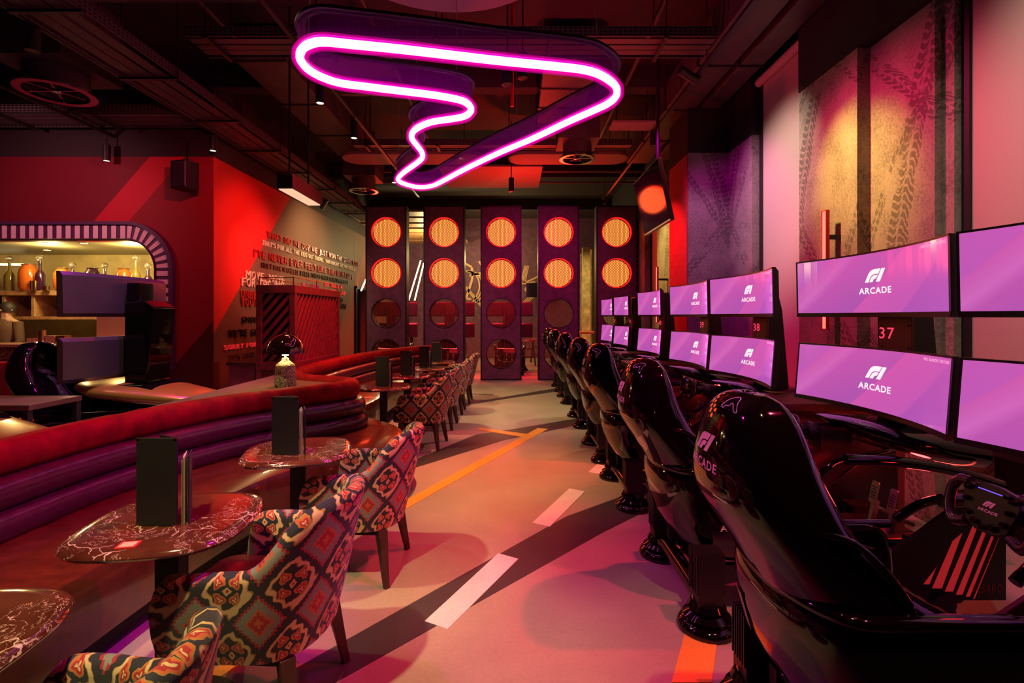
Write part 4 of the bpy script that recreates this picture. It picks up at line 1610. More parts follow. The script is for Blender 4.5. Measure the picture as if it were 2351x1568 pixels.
# ------------------------------------------------------------------ marble tables
def table(label, loc, rz):
    t = thing('marble_table', label, 'table', loc, rz, 'marble cafe tables')
    n = 48
    def sup(r, p=3.1):
        out = []
        for i in range(n):
            a = 2 * PI * i / n
            c, s_ = math.cos(a), math.sin(a)
            out.append((r * math.copysign(abs(c) ** (2 / p), c), r * math.copysign(abs(s_) ** (2 / p), s_)))
        return out
    rows = []
    for r, z_ in ((0.02, 0.7505), (0.24, 0.7505), (0.268, 0.750), (0.281, 0.744), (0.287, 0.733), (0.281, 0.722), (0.266, 0.717), (0.02, 0.717)):
        rows.append([(a, b, z_) for a, b in sup(r)])
    MB().grid(rows, True, False, cap=True).build('tabletop', 'marble', t, smooth=50)
    MB().box((-0.04, -0.04, 0.02), (0.04, 0.04, 0.717)).build('pedestal', 'black_metal', t, bevel=0.004)
    MB().lathe([(0.0, 0.0), (0.22, 0.0), (0.22, 0.012), (0.06, 0.022)], n=32).build('foot', 'black_metal', t, smooth=40)
    return t


T0 = table('marble table with a red card and the nearest tall menu', (-1.27, 1.87, 0), R(8))
tables = [(-1.405, 1.12, 'marble table cut by the bottom left corner of the picture', 0.1), (-1.22, 2.85, 'second marble table, in front of the banquette curl', 0.3), (-1.41, 5.45, 'marble table first beyond the curl of the banquette', 0.2), (-1.36, 6.42, 'marble table second beyond the curl of the banquette', 0.0), (-1.29, 7.35, 'marble table third beyond the curl of the banquette', 0.1), (-1.26, 8.35, 'farthest marble table, nearest the signal towers', 0.2)]
for x_, y_, l_, r_ in tables:
    dup(T0, l_, (x_, y_, 0), r_)
cd = MB().prism(rrect(-0.03, 0.03, -0.025, 0.025, 0.005, 3), lambda a, b, k: (a, b, k), 0.004).prism(rrect(-0.022, 0.022, -0.018, 0.018, 0.002, 3), lambda a, b, k: (a, b, 0.004 + k), 0.0006, 1).build('table_card', ['red_card', 'page'])
cd.location = (-1.255 - 0.005, 1.645, 0.7507)
cd.rotation_euler = (0, 0, 0.2)
tag(cd, 'small red and cream card lying on the nearest full marble table', 'card')


def menu(label, loc, rz):
    t = thing('menu_folder', label, 'menu', loc, rz, 'tall black menus on the tables')
    MB().box((-0.074, -0.006, 0), (0.074, 0.0, 0.315)).build('cover', 'menu', t, bevel=0.002)
    m1 = Matrix.Translation((0.074, 0, 0)) @ Matrix.Rotation(R(152), 4, 'Z')
    MB().box((0, -0.003, 0), (0.12, 0.003, 0.315), 0, m1).build('cover', 'menu', t, bevel=0.002)
    m2 = Matrix.Translation((0.072, 0.014, 0)) @ Matrix.Rotation(R(121), 4, 'Z')
    q = MB()
    for k in range(3):
        q.box((0, -0.004 * k - 0.008, 0.0), (0.10, -0.004 * k - 0.006, 0.23 + 0.006 * k), 0, m2)
    q.build('pages', 'page', t)
    m3 = Matrix.Translation((0.084, 0.006, 0)) @ Matrix.Rotation(R(120), 4, 'Z')
    MB().box((0, -0.024, 0.0), (0.11, -0.019, 0.245), 0, m3).build('inner_cover', 'menu', t)
    for z_ in (0.0, 0.309):
        MB().box((-0.0755, -0.0075, z_), (-0.062, 0.0005, z_ + 0.006)).build('brass_corner', 'brass', t)
        MB().box((0.062, -0.0075, z_), (0.0755, 0.0005, z_ + 0.006)).build('brass_corner', 'brass', t)
    return t


m0 = menu('tall black menu on the nearest full marble table', (-1.275, 1.80, 0.7507), R(-2))
for x_, y_, l_ in ((-1.235, 2.72, 'tall black menu on the table in front of the banquette curl'), (-1.41, 5.40, 'tall black menu on the first table beyond the curl'), (-1.36, 6.36, 'tall black menu on the second table beyond the curl'), (-1.30, 7.30, 'tall black menu on the third table beyond the curl'), (-1.28, 8.30, 'tall black menu on the farthest table')):
    dup(m0, l_, (x_, y_, 0.7507), R(-4))


# ------------------------------------------------------------------ kilim armchairs
def armchair(label, loc, rz):
    t = thing('kilim_armchair', label, 'armchair', loc, rz, 'patterned armchairs at the marble tables')
    n = 61
    rows = []
    for i in range(n):
        s_ = -1 + 2 * i / (n - 1)
        a = abs(s_)
        # plan: back centre at a = 0, arm front at a = 1
        if a < 0.62:
            th = a / 0.62 * PI / 2
            px_ = -0.03 - 0.265 * math.cos(th) ** 0.8
            py_ = 0.285 * math.sin(th) ** 0.85
            nx, ny = -math.cos(th), math.sin(th)
        else:
            k_ = (a - 0.62) / 0.38
            px_ = -0.03 + 0.255 * k_
            py_ = 0.285 + 0.012 * math.sin(k_ * PI)
            nx, ny = 0.0, 1.0
        py_ *= 1 if s_ > 0 else -1
        ny *= 1 if s_ > 0 else -1
        # top height
        if a < 0.22:
            top = 0.845 - 0.02 * (a / 0.22) ** 2
        elif a < 0.56:
            u = (a - 0.22) / 0.34
            sm = u * u * (3 - 2 * u)
            top = 0.825 + (0.635 - 0.825) * sm
        else:
            u = (a - 0.56) / 0.44
            top = 0.635 - 0.015 * u
            if u > 0.70:
                v = (u - 0.70) / 0.30
                top = 0.625 - 0.11 * (1 - math.sqrt(max(0, 1 - v * v)))
        bot = 0.30 + 0.02 * a
        lean = 0.085 * (1 - min(1, a / 0.55)) + 0.02
        th_ = 0.058 if a < 0.5 else 0.055
        if a > 0.97:
            th_ *= 0.6
        prof = []
        H = top - bot
        for f_ in (0.0, 0.04, 0.2, 0.45, 0.7, 0.88, 0.96):
            o_ = lean * (f_ ** 1.3) + 0.028 * math.sin(min(1, f_ * 1.6) * PI / 2) - 0.03
            prof.append((o_, bot + H * f_))
        o_ = lean - 0.006
        prof.append((o_ - 0.012, top))
        prof.append((o_ - th_ * 0.55, top + 0.006))
        prof.append((o_ - th_ * 0.95, top - 0.006))
        for f_ in (0.90, 0.7, 0.45, 0.2):
            oo = lean * (f_ ** 1.3) - th_ - 0.006
            prof.append((oo, bot + H * f_))
        prof.append((-th_ - 0.02, bot))
        rows.append([(px_ + nx * o2, py_ + ny * o2, z2) for o2, z2 in prof])
    MB().grid(rows, True, False, cap=True).build('upholstered_shell', 'kilim', t, smooth=60)
    # seat cushion projecting forward
    cu = rrect(-0.20, 0.30, -0.225, 0.225, 0.07, 6)
    rows = []
    for sc, z_ in ((0.90, 0.30), (0.98, 0.31), (1.0, 0.34), (1.0, 0.42), (0.985, 0.445), (0.94, 0.46), (0.6, 0.468), (0.05, 0.47)):
        rows.append([(0.02 + (a - 0.02) * sc, b * sc, z_) for a, b in cu])
    MB().grid(rows, True, False, cap=True).build('seat_cushion', 'seat_leather', t, smooth=50)
    MB().prism(rrect(-0.18, 0.22, -0.20, 0.20, 0.03, 4), lambda a, b, k: (a, b, 0.275 + k), 0.04).build('seat_frame', 'black_matte', t)
    for sx, sy in ((1, 1), (1, -1), (-1, 1), (-1, -1)):
        q = MB()
        top_ = Vector((0.19 * sx, 0.185 * sy, 0.30))
        bt = Vector((0.235 * sx, 0.235 * sy, 0.0))
        q.tube([bt, (bt + top_) / 2, top_], [0.020, 0.028, 0.038], 4)
        q.build('leg', 'dark_wood', t, bevel=0.003)
    # seam piping
    return t


A0 = armchair('patterned armchair at the nearest full marble table, its whole back in view', (-0.98, 1.97, 0), R(176))
for x_, y_, r_, l_ in ((-1.01, 1.0, 174, 'patterned armchair cut by the bottom edge of the picture'), (-0.93, 3.02, 178, 'patterned armchair at the table before the banquette curl'), (-1.06, 5.84, 176, 'patterned armchair at the first table beyond the curl'), (-1.04, 6.84, 178, 'patterned armchair at the second table beyond the curl'), (-1.02, 7.86, 180, 'patterned armchair at the third table beyond the curl'), (-1.00, 8.90, 180, 'farthest patterned armchair, nearest the signal towers')):
    dup(A0, l_, (x_, y_, 0), R(r_))

# ------------------------------------------------------------------ racing simulators
OX = 1.30   # root x of the right hand rigs; shapes are written in the room's x and shifted


def interp(secs, z):
    for a, b in zip(secs[:-1], secs[1:]):
        if (a[0] - z) * (b[0] - z) <= 0:
            tt = (z - a[0]) / (b[0] - a[0]) if b[0] != a[0] else 0
            return [a[i] + (b[i] - a[i]) * tt for i in range(len(a))]
    return secs[0]


HOOD = [(1.262, 0.715, 0.012, 0.735), (1.258, 0.69, 0.06, 0.765), (1.243, 0.662, 0.115, 0.79), (1.21, 0.635, 0.158, 0.81), (1.15, 0.612, 0.192, 0.825), (1.08, 0.598, 0.216, 0.84), (1.01, 0.592, 0.235, 0.865), (0.96, 0.598, 0.246, 0.89), (0.91, 0.625, 0.254, 0.915), (0.86, 0.66, 0.262, 0.955), (0.80, 0.70, 0.270, 1.01), (0.74, 0.735, 0.278, 1.09), (0.69, 0.765, 0.285, 1.20), (0.655, 0.79, 0.29, 1.34)]
TUB = [(0.735, 0.80, 0.272, 1.30), (0.72, 0.768, 0.298, 1.36), (0.68, 0.752, 0.312, 1.40), (0.62, 0.752, 0.316, 1.42), (0.50, 0.775, 0.308, 1.42), (0.38, 0.83, 0.292, 1.38), (0.30, 0.90, 0.272, 1.33), (0.255, 0.98, 0.24, 1.28), (0.245, 1.08, 0.16, 1.20)]


def U(sec, rr, flange=0.055, n=34):
    z, xb, w_, xf = sec
    xm = min(xb + rr, (xb + xf) / 2)
    out = []
    for i in range(n + 1):
        s_ = -1 + 2 * i / n
        a = abs(s_)
        if a < 0.62:
            th = a / 0.62 * PI / 2
            x_ = xm - (xm - xb) * math.cos(th) ** 0.85
            y_ = w_ * math.sin(th) ** 0.9
        else:
            k_ = (a - 0.62) / 0.38
            x_ = xm + (xf - xm) * k_
            y_ = w_ - flange * min(1.0, w_ / 0.1) * max(0, (k_ - 0.68) / 0.32) ** 1.4
        out.append((x_ - OX, math.copysign(y_, s_), z))
    return out


def surf(secs, rr):
    def fn(a, z, off=0.004):
        s_ = interp(secs, z)
        xb, w_, xf = s_[1], s_[2], s_[3]
        xm = min(xb + rr, (xb + xf) / 2)
        q_ = max(-0.999, min(0.999, a / w_))
        th = math.asin(abs(q_) ** (1 / 0.9))
        return (xm - (xm - xb) * math.cos(th) ** 0.85 - off - OX, a * (1 + off), z)
    return fn


def monitor(t, z0, tilt, label=None):
    """curved ultrawide, chord along y, picture faces -x"""
    W2, H, RR = 0.597, 0.368, 1.8
    sag = RR - math.sqrt(RR * RR - W2 * W2)

    def P(y, z, off=0.0):
        x_ = 1.91 + sag - (RR - math.sqrt(RR * RR - y * y)) + off
        x_ += (z - z0 - H / 2) * tilt
        return (x_ - OX, y, z)
    n = 24
    ys = [-W2 + 2 * W2 * i / n for i in range(n + 1)]
    rows = []
    for y in ys:
        rows.append([P(y, z0, 0.0), P(y, z0 + H, 0.0), P(y, z0 + H, 0.022), P(y, z0 + H - 0.03, 0.045), P(y, z0 + 0.03, 0.045), P(y, z0, 0.022)])
    q = MB()
    q.grid(rows, True, False, cap=True)
    mo = q.build('monitor', 'grey_shell', t, smooth=30)
    q = MB()
    b = 0.010
    ys2 = [-W2 + b + (2 * W2 - 2 * b) * i / n for i in range(n + 1)]
    q.grid([[P(y, z0 + 0.026, -0.003), P(y, z0 + H - b, -0.003)] for y in ys2])
    q.build('screen', 'screen', mo)
    q = MB()
    rows = [[P(y, z0, -0.004), P(y, z0 + 0.026, -0.004), P(y, z0 + 0.026, 0.0), P(y, z0, 0.0)] for y in ys]
    q.grid(rows, True, False, cap=True)
    q.grid([[P(y, z0 + H - b, -0.0045), P(y, z0 + H, -0.0045), P(y, z0 + H, 0.0), P(y, z0 + H - b, 0.0)] for y in ys], True, False, cap=True)
    for s_ in (-1, 1):
        y0_, y1_ = s_ * W2, s_ * (W2 - b)
        q.add([P(y0_, z0, -0.0045), P(y1_, z0, -0.0045), P(y1_, z0 + H, -0.0045), P(y0_, z0 + H, -0.0045)], [(0, 1, 2, 3)])
    q.build('bezel', 'black_satin', mo)
    q = MB()
    zc = z0 + H * 0.50
    put_logo(q, 0.25, lambda a, b_, z_: P(-a, zc + b_ + 0.012, -0.0045))
    q.build('logo', 'logo_lit', mo)
    q = MB()
    put_text(q, 'PRE SEASON TESTING', 0.014, lambda a, b_, z_: P(-(a + 0.365), z0 + H - 0.036 + b_, -0.0045), width=0.205)
    q.build('caption', 'tag_lit', mo)
    q = MB()
    put_text(q, 'ASUS', 0.022, lambda a, b_, z_: P(a + 0.10, z0 + H - 0.075 + b_, 0.0462))
    q.build('maker_mark', 'black_gloss', mo)
    return mo


def pads(t, xs=(0.93, 2.08)):
    for x_ in xs:
        for s_ in (-1, 1):
            y_ = (0.37 if x_ < 1.5 else 0.24) * s_
            q = MB()
            q.lathe([(0.0, 0.0), (0.135, 0.0), (0.14, 0.02), (0.128, 0.038), (0.105, 0.048), (0.112, 0.065), (0.082, 0.085), (0.090, 0.105), (0.076, 0.13)], (x_ - OX, y_, 0), 24)
            q.build('foot_pad', 'black_gloss', t, smooth=50)
            q = MB()
            q.box((x_ - OX - 0.06, y_ - 0.055, 0.11), (x_ - OX + 0.06, y_ + 0.055, 0.37))
            for k in range(6):
                yy_ = y_ - 0.05 + k * 0.02
                q.box((x_ - OX - 0.068, yy_ - 0.003, 0.18), (x_ - OX + 0.068, yy_ + 0.003, 0.375))
            q.build('actuator', 'black_metal', t)
            q = MB()
            q.add([(x_ - OX - 0.0695, y_ - 0.012, 0.14), (x_ - OX - 0.0695, y_ + 0.012, 0.14), (x_ - OX - 0.0695, y_, 0.162)], [(0, 1, 2)])
            q.build('warning_label', 'warning', t)
        MB().tube([(x_ - OX, -0.37, 0.10), (x_ - OX, -0.2, 0.115), (x_ - OX, 0.2, 0.115), (x_ - OX, 0.37, 0.10)], [0.06, 0.045, 0.045, 0.06], 12).build('cross_beam', 'black_gloss', t, smooth=60)
        MB().tube([(x_ - OX + 0.10, -0.33, 0.12), (x_ - OX + 0.10, 0.33, 0.12)], 0.03, 10).build('cross_beam', 'black_gloss', t, smooth=60)


def nose(t, secs, mat):
    rows = []
    for x_, zc, hw, hh in secs:
        r_ = []
        for i in range(28):
            a = 2 * PI * i / 28
            c, s_ = math.cos(a), math.sin(a)
            r_.append((x_, hw * math.copysign(abs(c) ** 0.75, c), zc + hh * math.copysign(abs(s_) ** 0.85, s_)))
        rows.append(r_)
    MB().grid(rows, True, False, cap=True).build('nose_cone', mat, t, smooth=60)


def wheel(t, x_, z_):
    wr = bpy.data.objects
    tilt = Matrix.Translation((x_ - OX, 0, z_)) @ Matrix.Rotation(R(12), 4, 'Y')
    g = lambda a, b, c: tuple(tilt @ Vector((-c, -a, b)))   # a right, b up, c towards the driver
    body = [(-0.075, 0.065), (-0.02, 0.075), (0.02, 0.075), (0.075, 0.065), (0.095, 0.03), (0.08, -0.02), (0.07, -0.055), (0.03, -0.075), (-0.03, -0.075), (-0.07, -0.055), (-0.08, -0.02), (-0.095, 0.03)]
    q = MB()
    q.prism(body, lambda a, b, k: g(a, b, k), 0.022)
    bo = q.build('steering_wheel', 'black_satin', t, bevel=0.003)
    for s_ in (-1, 1):
        q = MB()
        pts = [g(s_ * 0.085, 0.062, 0.012), g(s_ * 0.118, 0.060, 0.012), g(s_ * 0.140, 0.035, 0.012), g(s_ * 0.145, -0.005, 0.012), g(s_ * 0.136, -0.05, 0.014), g(s_ * 0.112, -0.078, 0.014), g(s_ * 0.072, -0.062, 0.012)]
        q.tube([tuple(p) for p in catmull(pts, 4)], [0.016] * 25, 10)
        q.build('grip', 'carbon', bo, smooth=60)
    for a, b, r_ in ((-0.06, -0.03, 0.010), (-0.03, -0.05, 0.012), (0.03, -0.05, 0.012), (0.06, -0.03, 0.010), (0.0, -0.058, 0.009), (-0.075, 0.045, 0.008), (-0.055, 0.055, 0.008), (0.055, 0.055, 0.008), (0.075, 0.045, 0.008), (-0.07, 0.01, 0.009), (0.07, 0.01, 0.009)):
        MB().tube([g(a, b, 0.02), g(a, b, 0.036)], [r_, r_ * 0.8], 12).build('rotary_knob', 'black_gloss', bo, smooth=40)
    q = MB()
    put_logo(q, 0.065, lambda a, b, z: g(a, b + 0.004, 0.0228))
    q.build('logo', 'white', bo)
    q = MB()
    q.add([g(-0.045, 0.052, 0.0228), g(0.045, 0.052, 0.0228), g(0.045, 0.055, 0.0228), g(-0.045, 0.055, 0.0228)], [(0, 1, 2, 3)])
    q.build('shift_light', 'blue_led', bo)
    q = MB()
    q.tube([g(0, 0, 0.0), g(0, 0, -0.05), g(0, 0, -0.05), g(0, 0, -0.12), g(0, 0, -0.12), g(0, 0, -0.2)], [0.035, 0.035, 0.024, 0.024, 0.05, 0.05], 18)
    q.box((x_ - OX + 0.17, -0.06, z_ - 0.12), (x_ - OX + 0.34, 0.06, z_ - 0.0))
    q.build('wheel_base', 'black_metal', t, smooth=40)
    for s_ in (-1, 1):
        MB().prism([(s_ * 0.04, 0.02), (s_ * 0.115, 0.035), (s_ * 0.12, -0.03), (s_ * 0.04, -0.015)], lambda a, b, k: g(a, b, -0.025 - k), 0.003).build('paddle', 'carbon', bo)


def number_plate(t, num):
    q = MB()
    q.box((2.085 - OX, -0.16, 1.28), (2.10 - OX, 0.075, 1.56))
    pl = q.build('number_plate', 'bar_brown', t, bevel=0.003)
    q = MB()
    put_text(q, num, 0.062, lambda a, b, z: (2.083 - OX, -(a) + 0.015, 1.375 + b), center=True, sx=1.25)
    nm = q.build('number', 'number', pl)
    for y_ in (-0.14, 0.055):
        for z_ in (1.33, 1.45):
            MB().cyl((2.0855 - OX, y_, z_), (2.081 - OX, y_, z_), 0.005, 8).build('screw', 'black_metal', pl)
    return pl


M['bar_brown'] = pbr('bronze_plate', (0.13, 0.05, 0.03), 0.4, 0.3)


def rig(label, num, y):
    t = thing('racing_simulator', label, 'racing simulator', (OX, y, 0), 0, 'racing simulators')
    q = MB()
    rr = 0.20
    rows = [U(s_, rr) for s_ in HOOD]
    q.grid(rows)
    hd = q.build('seat_hood', 'black_gloss', t, smooth=70, solid=0.014, offset=0, sub=1)
    q = MB()
    fn = surf(HOOD, rr)
    put_logo(q, 0.185, lambda a, b, z: fn(-a, 1.085 + b * 1.05, 0.010))
    q.build('logo', 'white', hd)
    # lower shell
    q = MB()
    q.grid([U(s_, 0.16, 0.0) for s_ in TUB])
    tb = q.build('lower_shell', 'black_gloss', t, smooth=70, solid=0.014, offset=0, sub=1)
    q = MB()
    edge = [(a, b, c) for a, b, c in U((0.725, 0.757, 0.310, 1.40), 0.16, 0.0)]
    q.tube(edge, 0.016, 10)
    q.build('rim', 'black_gloss', tb, smooth=60)
    q = MB()
    put_logo(q, 0.23, lambda a, b, z: (1.13 + a - OX, -0.3235, 0.50 + b))
    put_logo(q, 0.23, lambda a, b, z: (1.13 - a - OX, 0.3235, 0.50 + b))
    q.build('logo', 'white', tb)
    fn2 = surf(TUB, 0.16)
    q = MB()
    q.grid([[fn2(y_, z_, 0.012) for z_ in (0.46, 0.58)] for y_ in (0.10, 0.13, 0.16)])
    q.build('inspection_window', 'alu', tb)
    # sculpted blade on the flank of the hood
    for s_ in (-1, 1):
        MB().tube([tuple(p) for p in catmull([(0.80 - OX, s_ * 0.250, 0.93), (0.88 - OX, s_ * 0.262, 0.91), (0.96 - OX, s_ * 0.270, 0.84), (1.02 - OX, s_ * 0.280, 0.745), (0.98 - OX, s_ * 0.284, 0.725), (0.86 - OX, s_ * 0.278, 0.73)], 4)], 0.010, 8).build('flank_crease', 'black_gloss', hd, smooth=60)
    # seat
    q = MB()
    q.grid([[(x_ - OX, y_, z_ + 0.06 * (y_ / 0.2) ** 2) for y_ in (-0.2, -0.12, 0, 0.12, 0.2)] for x_, z_ in ((0.74, 1.12), (0.76, 0.95), (0.80, 0.75), (0.87, 0.55), (0.95, 0.42), (1.1, 0.40), (1.25, 0.44), (1.36, 0.50))])
    q.build('seat_pad', 'pad', t, smooth=70, solid=0.04, offset=0, sub=1)
    # belts
    # side panels
    side = [(1.62, 0.12), (1.62, 0.25), (1.76, 0.31), (1.97, 0.45), (2.18, 0.61), (2.39, 0.63), (2.39, 0.12)]
    for s_ in (-1, 1):
        q = MB()
        y0_ = 0.345 * s_
        q.prism(side, lambda a, b, k: (a - OX, y0_ - 0.012 + k, b), 0.024)
        sp = q.build('side_panel', 'black_satin', t, bevel=0.004)
        q = MB()
        yi = y0_ - (-0.0135 if s_ > 0 else 0.0135)
        xs = 1.985
        for wd, z0_, z1_ in ((0.030, 0.20, 0.30), (0.048, 0.18, 0.43), (0.040, 0.165, 0.51), (0.032, 0.15, 0.53), (0.020, 0.14, 0.53), (0.007, 0.13, 0.52)):
            k_ = 0.40
            tx = xs + (z1_ - 0.20) * k_
            q.add([(xs + (z0_ - 0.20) * k_ - OX, yi, z0_), (xs + wd + (z0_ - 0.20) * k_ - OX, yi, z0_), (tx + wd - OX, yi, z1_ + (0.02 if wd > 0.03 else 0)), (tx - OX + (wd * 0.7 if wd == 0.030 else 0), yi, z1_ - 0.02)], [(0, 1, 2, 3)])
            xs += wd + 0.020
        q.build('stripe_decal', 'red_vinyl', sp)
        q = MB()
        put_text(q, 'VESARO', 0.040, (lambda a, b, z: (2.375 - a - OX, yi, 0.16 + b)) if s_ > 0 else (lambda a, b, z: (2.22 + a - OX, yi, 0.16 + b)), width=0.15)
        q.build('maker_lettering', 'wall_red', sp)
    # frame under the cockpit
    q = MB()
    for s_ in (-1, 1):
        MB().bar((0.93 - OX, 0.24 * s_, 0.20), (2.30 - OX, 0.24 * s_, 0.20), 0.05, 0.08).build('chassis_rail', 'black_metal', t)
    q.bar((1.55 - OX, -0.3, 0.20), (1.55 - OX, 0.3, 0.20), 0.05, 0.06)
    q.build('chassis', 'black_metal', t)
    MB().box((1.35 - OX, -0.21, 0.24), (1.95 - OX, 0.21, 0.27)).build('floor_plate', 'black_satin', t)
    q = MB()
    q.box((1.90 - OX, -0.18, 0.27), (2.16 - OX, 0.18, 0.34))
    q.box((1.84 - OX, -0.18, 0.27), (1.90 - OX, 0.18, 0.30))
    q.build('heel_rest', 'black_satin', t, bevel=0.01)
    for y_ in (-0.075, 0.065):
        q = MB()
        m1 = Matrix.Translation((2.02 - OX, y_, 0.34)) @ Matrix.Rotation(R(12), 4, 'Y')
        q.box((0, -0.012, 0), (0.03, 0.012, 0.12), 0, m1)
        pe = q.build('pedal', 'alu', t)
        q = MB()
        q.prism(rrect(-0.028, 0.028, 0.10, 0.225, 0.012, 4), lambda a, b, k: tuple(m1 @ Vector((-0.006 + k, a, b))), 0.005)
        for i in range(3):
            for j in range(5):
                p = m1 @ Vector((-0.0065, -0.014 + i * 0.014, 0.13 + j * 0.016))
                p2 = m1 @ Vector((-0.009, -0.014 + i * 0.014, 0.13 + j * 0.016))
                q.cyl(p, p2, 0.0035, 6, mi=1)
        q.build('foot_plate', ['alu', 'black_matte'], pe)
        q = MB()
        q.tube([(2.05 - OX, y_, 0.42), (2.16 - OX, y_, 0.37)], 0.012, 8)
        q.build('spring', 'chrome', pe)
    wheel(t, 1.50, 0.895)
    nose(t, [(1.70 - OX, 0.945, 0.05, 0.005), (1.75 - OX, 0.935, 0.12, 0.015), (1.85 - OX, 0.90, 0.20, 0.045), (2.0 - OX, 0.865, 0.28, 0.07), (2.18 - OX, 0.83, 0.32, 0.09), (2.38 - OX, 0.80, 0.30, 0.10)], 'black_gloss')
    for s_ in (-1, 1):
        MB().tube([tuple(p) for p in catmull([(1.62 - OX, 0.34 * s_, 0.80), (1.85 - OX, 0.36 * s_, 0.795), (2.1 - OX, 0.37 * s_, 0.76), (2.36 - OX, 0.36 * s_, 0.68)], 5)], 0.026, 12).build('fairing_tube', 'black_gloss', t, smooth=60)
        MB().tube([tuple(p) for p in catmull([(1.88 - OX, 0.32 * s_, 0.50), (1.96 - OX, 0.33 * s_, 0.56), (2.05 - OX, 0.34 * s_, 0.60), (2.36 - OX, 0.33 * s_, 0.66)], 5)], 0.022, 12).build('frame_tube', 'black_gloss', t, smooth=60)
    # column
    q = MB()
    q.prism([(2.10, 0.86), (2.10, 1.82), (2.17, 1.84), (2.24, 1.55), (2.30, 0.86)], lambda a, b, k: (a - OX, -0.11 + k, b), 0.22)
    q.build('monitor_column', 'black_metal', t, bevel=0.006)
    for z_ in (1.13, 1.68):
        MB().box((2.05 - OX, -0.06, z_ - 0.06), (2.11 - OX, 0.06, z_ + 0.06)).build('monitor_bracket', 'black_metal', t)
    monitor(t, 1.495, -0.02)
    monitor(t, 0.955, 0.08)
    number_plate(t, num)
    pads(t)
    q = MB()
    q.bar((2.345 - OX, -0.30, 0.7), (2.345 - OX, 0.30, 0.7), 0.01, 0.012)
    q.build('light_strip', 'red_bar', t)
    return t


R37 = rig('racing simulator with monitor plate number 37', '37', 2.80)
# the rig numbers differ, so each copy gets a fresh plate


def rig_copy(label, num, loc, rz=0):
    c = dup(R37, label, loc, rz)
    for ch in kids(c):
        if ch.name.startswith('number_plate'):
            for g in kids(ch):
                bpy.data.objects.remove(g)
            bpy.data.objects.remove(ch)
    number_plate(c, num)
    return c


for num, y_, l_ in (('36', 1.57, 'nearest racing simulator, its glossy hood large at lower right'), ('38', 4.31, 'racing simulator with monitor plate number 38'), ('39', 5.57, 'racing simulator with monitor plate number 39'), ('40', 7.17, 'racing simulator with monitor plate number 40, beside the red pier'), ('41', 9.02, 'racing simulator number 41, second from the signal towers'), ('42', 10.40, 'racing simulator number 42, directly before the signal towers')):
    rig_copy(l_, num, (OX, y_, 0))
for num, px, l_ in (('43', 905, 'simulator seen from behind left of the second signal tower'), ('44', 1036, 'simulator with red lit monitor backs between second and middle tower'), ('45', 1170, 'simulator with red lit monitor backs between middle and fourth tower')):
    rig_copy(l_, num, ((px - 1180) / F * 12.95, 13.60, 0), R(-90))

# ------------------------------------------------------------------ desks between the simulators
def side_desk(label, x0, x1, y0, y1, z):
    t = thing('side_desk', label, 'desk', ((x0 + x1) / 2, (y0 + y1) / 2, 0), 0, 'desks between the simulators')
    hx, hy = (x1 - x0) / 2, (y1 - y0) / 2
    MB().box((-hx, -hy, z - 0.05), (hx, hy, z)).build('worktop', 'dark_wood', t, bevel=0.004)
    MB().box((-hx + 0.25, -hy + 0.03, 0), (hx - 0.02, hy - 0.02, z - 0.05)).build('cabinet', 'lattice', t)
    q = MB()
    for i in range(8):
        x_ = -hx + 0.50 + i * 0.034
        q.prism([(x_, 0.22), (x_ + 0.014, 0.22), (x_ + 0.014, 0.40), (x_, 0.40)], lambda a, b, k: (a, -hy + 0.029 - k, b), 0.003)
    q.build('vent_slot', 'black_matte', t)
    return t


D1 = side_desk('wooden topped vented desk between simulators 37 and 38', 1.62, 2.62, 3.32, 3.82, 0.92)
dup(D1, 'wooden topped vented desk between simulators 39 and 40', (1.90, 6.37, 0))
dup(D1, 'wooden topped vented desk between simulators 40 and 41', (2.12, 8.1, 0))

# ------------------------------------------------------------------ red led bars on the wall
def led_bar(label, loc, br=0.14):
    t = thing('led_light_bar', label, 'light bar', loc, 0, 'upright red light bars')
    MB().box((0.0, -0.02, 0), (0.035, 0.05, 1.06)).build('profile', 'red_lamp_housing', t, bevel=0.003)
    MB().box((-0.006, -0.018, 0.01), (0.0, 0.018, 1.05)).build('led_strip', 'red_bar', t)
    for z_ in (0.2, 0.8):
        MB().box((0.035, -0.01, z_), (br, 0.01, z_ + 0.04)).build('bracket', 'black_metal', t)


led_bar('upright red light bar behind the monitors of simulator 37', (2.75, 4.46, 1.38))
led_bar('upright red light bar beyond the red pier, behind simulator 40', (2.72, 9.6, 1.38), 0.21)

